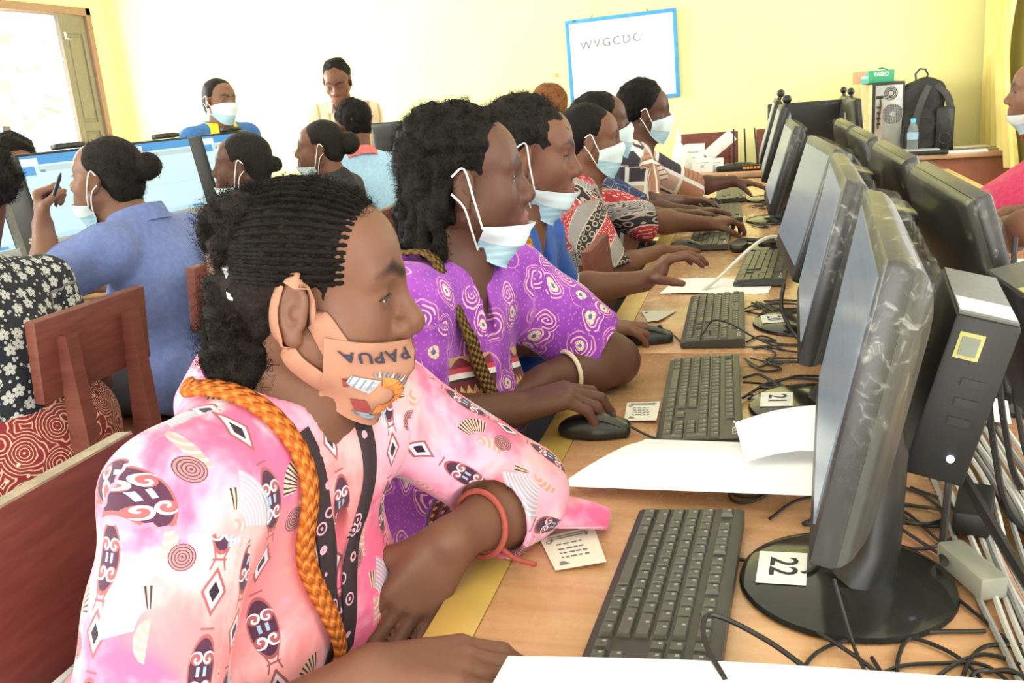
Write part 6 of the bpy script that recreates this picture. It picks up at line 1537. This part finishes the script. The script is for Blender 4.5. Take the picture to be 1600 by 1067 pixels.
    # ---- red batik woman
    T, H, D, g, base = person('woman in red and black batik blouse wearing a pale blue mask', (-.527, 2.965, 1.123), (14, 4, 2), .965, 12,
        dict(R=(A_(955, 425, 2.74), A_(1035, 392, 2.93), (.80, .45, -.08), (0, 0, -1), dict(curl=(.2, .4, .3))), L=(A_(1005, 345, 3.10), A_(1105, 350, 3.26), (.88, .35, .05), (.1, .2, -1), dict(curl=(.55, .7, .6)))),
        'warm', .0060, 'cap', HAIR, fuzz=0, fz_amp=.0012, mask='worn', shirt=red_batik(), sleeve=(1.0, 1.05), sleeve_r=1.15, eyes=.8, near=True, seed=4, bun=((-.10, 0, .03), (.035, .045, .04)))
    b = MB(); p = Vector(H.w(.0, -.079, -.048) - V3(base)); b.tube([p, p + Vector((.002, -.002, -.010)), p + Vector((0, 0, -.014))], .002, 6); b.build('earring', plain('gold_earring', (.7, .45, .12), .25, .9), T)
    # ---- navy shirt person
    person('man in navy shirt wearing a pale mask, behind the red batik woman', (-.556, 3.36, 1.152), (26, -4, 0), 1.04, 14, dict(L=(A_(1010, 330, 3.6), A_(1085, 332, 3.62), (.9, .1, 0), (0, 0, -1)), R=(A_(1000, 345, 3.3), A_(1060, 336, 3.42), (.9, .2, 0), (0, 0, -1))), 'dark', .0075, 'short', HAIR, fuzz=500, mask='worn', shirt=navy_leaf(), sleeve=(.9, .9), seed=5, bust=0, col=navy_leaf())
    # ---- white and brown print woman
    T, H, D, g, base = person('woman in white and brown patterned blouse wearing a light blue mask, farthest in the row', (-.452, 3.87, 1.171), (10, 5, 5), 1.0, 8,
        dict(R=(A_(985, 318, 3.66), A_(1068, 314, 3.86), (.92, .2, -.05), (0, 0, -1), dict(curl=(.3, .45, .3))), L=(A_(1080, 292, 4.12), A_(1145, 283, 4.22), (.95, -.05, -.2), (0, 0, -1), dict(curl=(.1, .2, .2)))),
        'dark', .0072, 'afro', HAIR, fuzz=1200, fz_amp=.004, mask='worn', shirt=white_brown(), sleeve=(.95, 1.15), sleeve_r=1.2, belly=.02, bust=1.1, seed=6, w=1.05, hsize=.96)
    tw_ = A_(1145, 283, 4.22); b = MB(); o = tw_ - V3(.03, 0, 0); b.tube([Vector(o + V3(.004 * math.sin(t), math.cos(t) * .030, math.sin(t) * .030) - V3(base)) for t in np.linspace(0, 2 * PI, 19)[:-1]], .003, 6, closed=True); b.build('bracelet', plain('gold_bracelet', (.75, .55, .25), .3, .8), T)
    # ---- person with reddish hair behind
    person('person with a reddish brown hair puff, half hidden behind the blue shirt woman', np.array(at_y(862, 175, 4.55)), (80, 5, 0), 1.0, 80, {}, 'dark', .011, 'afro', hair_mat('hair_reddish', (.26, .10, .035)), fuzz=400, fz_amp=.004, shirt=cloth('plain_grey_top', (.2, .2, .22), (.25, .25, .27)), seed=7, eye_mesh=False)
    # ---- left row: floral dress woman
    T, H, D, g, base = person('woman in black and white floral top and red skirt, cut by the left edge', np.array(at_y(-66, 292, 1.60)), (180, 14, 0), 1.0, 178, {}, 'dark', .008, 'cap', HAIR, fuzz=1500, fz_amp=.004, shirt=floral_black(), sleeve=(.9, .9), belly=.05, bust=1.0, seed=8, w=1.15, hem=.69, low=red_skirt(), shirt_open=False,
        J=dict(neck=(-1.70, 1.595, .985), shR=(-1.66, 1.785, .93), shL=(-1.66, 1.415, .93), chest=(-1.665, 1.59, .80), pelvis=(-1.655, 1.60, .60)), hextra=lambda S, H: S.ell(H.w(-.09, 0, .0), (.05, .07, .06), .03, 'u', H.M))
    k = SDF(); k.ell((-1.655, 1.60, .60), (.19, .26, .17), .05); k.ell((-1.62, 1.63, .40), (.13, .235, .20), .08); k.disp = fabric_disp(91, .005, 22, 60); mesh_obj('skirt', k, .009, base, red_skirt(), T)
    # ---- lilac blue woman with the bun
    M_ = cloth('lilac_blue_cotton', (.135, .18, .40), (.165, .215, .46)); fist = dict(curl=(1.2, 1.3, .9), thumb=(.4, .9))
    T, H, D, g, base = person('woman in lilac blue shirt with a hair bun, fist holding a pen', (-1.765, 2.205, 1.140), (184, -8, 4), .98, 178,
        dict(L=(A_(78, 440, 1.95), A_(67, 352, 1.98), (.02, .1, 1), (.75, .6, 0), fist), R=((-1.90, 2.50, .80), (-2.06, 2.45, .79), (-1, -.2, 0), (0, 0, -1))), 'light', .0060, 'cap', HAIR_B, bun=((-.128, .0, .045), (.036, .042, .040)), fz_amp=.0012, fuzz=700, mask='chin', shirt=M_, sleeve=(1.0, .95), seed=9, col=M_, chin_drop=.006, sleeve_r=1.25, w=1.12, near=True,
        J=dict(neck=(-1.700, 2.215, 1.01), shL=A_(165, 395, 2.03), shR=A_(292, 372, 2.42), chest=(-1.655, 2.235, .83), pelvis=(-1.62, 2.26, .585)))
    b = MB(); c = A_(68, 372, 1.98); 
    for r_, z_ in ((.033, 0), (.033, .008)): b.tube([Vector(c + V3(math.cos(t) * r_, math.sin(t) * r_, z_ - .008) - V3(base)) for t in np.linspace(0, 2 * PI, 21)[:-1]], .0026, 6, closed=True)
    b.build('watch_band', plain('silver_band', (.55, .55, .52), .25, .8), T)
    pa, pb = A_(84, 305, 1.93), A_(93, 277, 1.93); b = MB(); b.cyl(Vector(pa), Vector(pb), .0048, .0048, 10); b.cyl(Vector(pb), Vector(pb + (pb - pa) * .25), .0048, .0015, 10); o = b.build('pen', plain('dark_blue_pen', (.02, .025, .06), .3)); tag(o, 'dark pen held in the fist of the lilac shirt woman', 'pen')
    # ---- navy collar woman
    nav = cloth('navy_cotton', (.015, .018, .05), (.02, .025, .07)); 
    person('woman with a navy collar and white top, small low bun, looking left', (-1.77, 2.925, 1.112), (196, -4, 0), .972, 192, dict(L=(A_(345, 385, 2.72), A_(305, 395, 2.74), (-1, .1, 0), (0, 0, -1))), 'dark', .0072, 'cap', HAIR_B, bun=((-.118, .01, .005), (.026, .028, .026)), fz_amp=.0010, mask='chin', shirt=cloth('white_cotton', (.72, .72, .72), (.80, .80, .80)), sleeve=(.6, .6), seed=10, col=nav, chin_drop=.004, full=1.05)
    # ---- woman in black
    person('woman in black top with a round bun and mask hanging at her chin', (-1.79, 3.585, 1.126), (198, -4, -2), .968, 190, {}, 'warm', .0080, 'cap', HAIR_B, bun=((-.128, 0, .02), (.044, .050, .050)), fz_amp=.0012, mask='chin', shirt=cloth('black_knit', (.020, .017, .020), (.03, .026, .03)), sleeve=(1, 1), seed=11, shirt_open=False, chin_drop=.004)
    # ---- man in light blue polo
    T, H, D, g, base = person('man in light blue polo with a red collar, seen from behind', np.array(at_y(552, 196, 4.15)), (140, 4, 0), 1.08, 132, {}, 'warm', .0080, 'short', HAIR, fuzz=500, shirt=cloth('light_blue_pique', (.36, .58, .78), (.42, .64, .84)), sleeve=(.9, .9), bust=0, seed=12, col=cloth('coral_collar', (.62, .16, .15), (.70, .22, .20)), shirt_open=False, belly=.02, w=1.05)
    a, e = D['shR'], D['shR'] - V3(0, 0, .26) - V3(math.cos(R(132)), math.sin(R(132)), 0) * .06
    k = SDF(); q = SDF(); q.rc(a + (e - a) * .45, a + (e - a) * .93, .064, .064, .01); k.grp(q, .001); k.plane_cut(a + (e - a) * .92, e - a); mesh_obj('red_sleeve_band', k, .008, base, cloth('orange_red_cotton', (.55, .09, .05), (.62, .12, .07)), T)
    # ---- standing woman in blue and yellow
    yel = cloth('bright_yellow_cotton', (.85, .62, .02), (.90, .68, .04))
    T, H, D, g, base = person('standing woman in a blue polo with yellow collar and a white mask', (-2.656, 4.266, 1.365), (-22, 4, -4), .935, -30, {}, 'light', .0080, 'cap', HAIR_B, bun=((-.105, .01, -.035), (.034, .036, .045)), fz_amp=.001, mask='worn', shirt=cloth('strong_blue_pique', (.045, .14, .38), (.06, .18, .45)), sleeve=(1, 1), seed=13, col=yel, stand=True, lean=.02)
    x, y, z = (D['fr'][:, i] for i in range(3)); surf_ribbon(g, [D['neck'] + x * .07 - z * .05, D['chest'] + x * .14 + z * .02, D['chest'] + x * .14 - z * .10], .018, .003, 'placket', yel, T, base, off=.002)
    q = 1; surf_ribbon(g, [D['chest'] + x * .05 + y * .15 * q - z * .08, (D['chest'] + D['pelvis']) / 2 + x * .05 + y * .15 * q, D['pelvis'] + x * .05 + y * .17 * q], .022, .003, 'side_stripe', yel, T, base, off=.002)
    # ---- standing man in beige
    bei = Mat('beige_striped_shirt'); P = bei.tc(); bx, by, bz = bei.xyz(P); beige = bei.set(color=bei.mix((bx * 90 + by * 60).sin().gt(.75), (.72, .56, .38), (.50, .33, .18)), rough=.8)
    person('standing man in a beige striped shirt looking down', (-2.452, 5.25, 1.446), (-78, 30, -3), 1.05, -80, {}, 'warm', .0080, 'short', HAIR, fuzz=400, shirt=beige, sleeve=(.95, .95), bust=0, seed=14, col=beige, stand=True, lean=.03, belly=.03, w=1.05)
    # ---- person behind the left screens
    person('person behind the left row computers, only dark hair and forehead showing', np.array(at_x(25, 262, -2.95)), (-35, 12, 0), 1.0, -10, {}, 'warm', .010, 'afro', HAIR, fuzz=900, fz_amp=.004, shirt=cloth('grey_top', (.2, .2, .2), (.25, .25, .25)), seed=15, lean=.05)
    # ---- right hand side
    pk = cloth('hot_pink_pique', (.72, .06, .17), (.80, .09, .22))
    person('woman in hot pink polo at the right edge, mask under her chin, facing left', (.924, 3.55, 1.158), (166, 0, 0), .956, 172, dict(L=((1.03, 3.36, .84), (.86, 3.28, .80), (-1, .0, -.1), (0, 0, -1)), R=((1.05, 3.74, .84), (.86, 3.66, .80), (-1, -.2, -.1), (0, 0, -1))), 'light', .0072, 'cap', HAIR, fuzz=300, mask='chin', shirt=pk, sleeve=(.85, .85), seed=16, col=pk, belly=.09, bust=1.3, chin_drop=.004, w=1.10, near=True, lean=-.02)
    person('person almost out of frame at the right edge, only a bare brown arm showing', (1.06, 2.42, 1.15), (175, 5, 0), 1.0, 178, dict(L=(A_(1602, 356, 2.25), A_(1602, 356, 2.25) + V3(-.03, .22, -.075), (-.3, .9, -.1), (0, 0, -1)), R=((1.0, 2.62, .82), (.84, 2.60, .79), (-1, 0, 0), (0, 0, -1))), 'warm', .0085, 'cap', HAIR, shirt=cloth('maroon_top', (.2, .04, .05), (.25, .05, .06)), sleeve=(.5, .5), seed=17)
build_pink()
build_people()
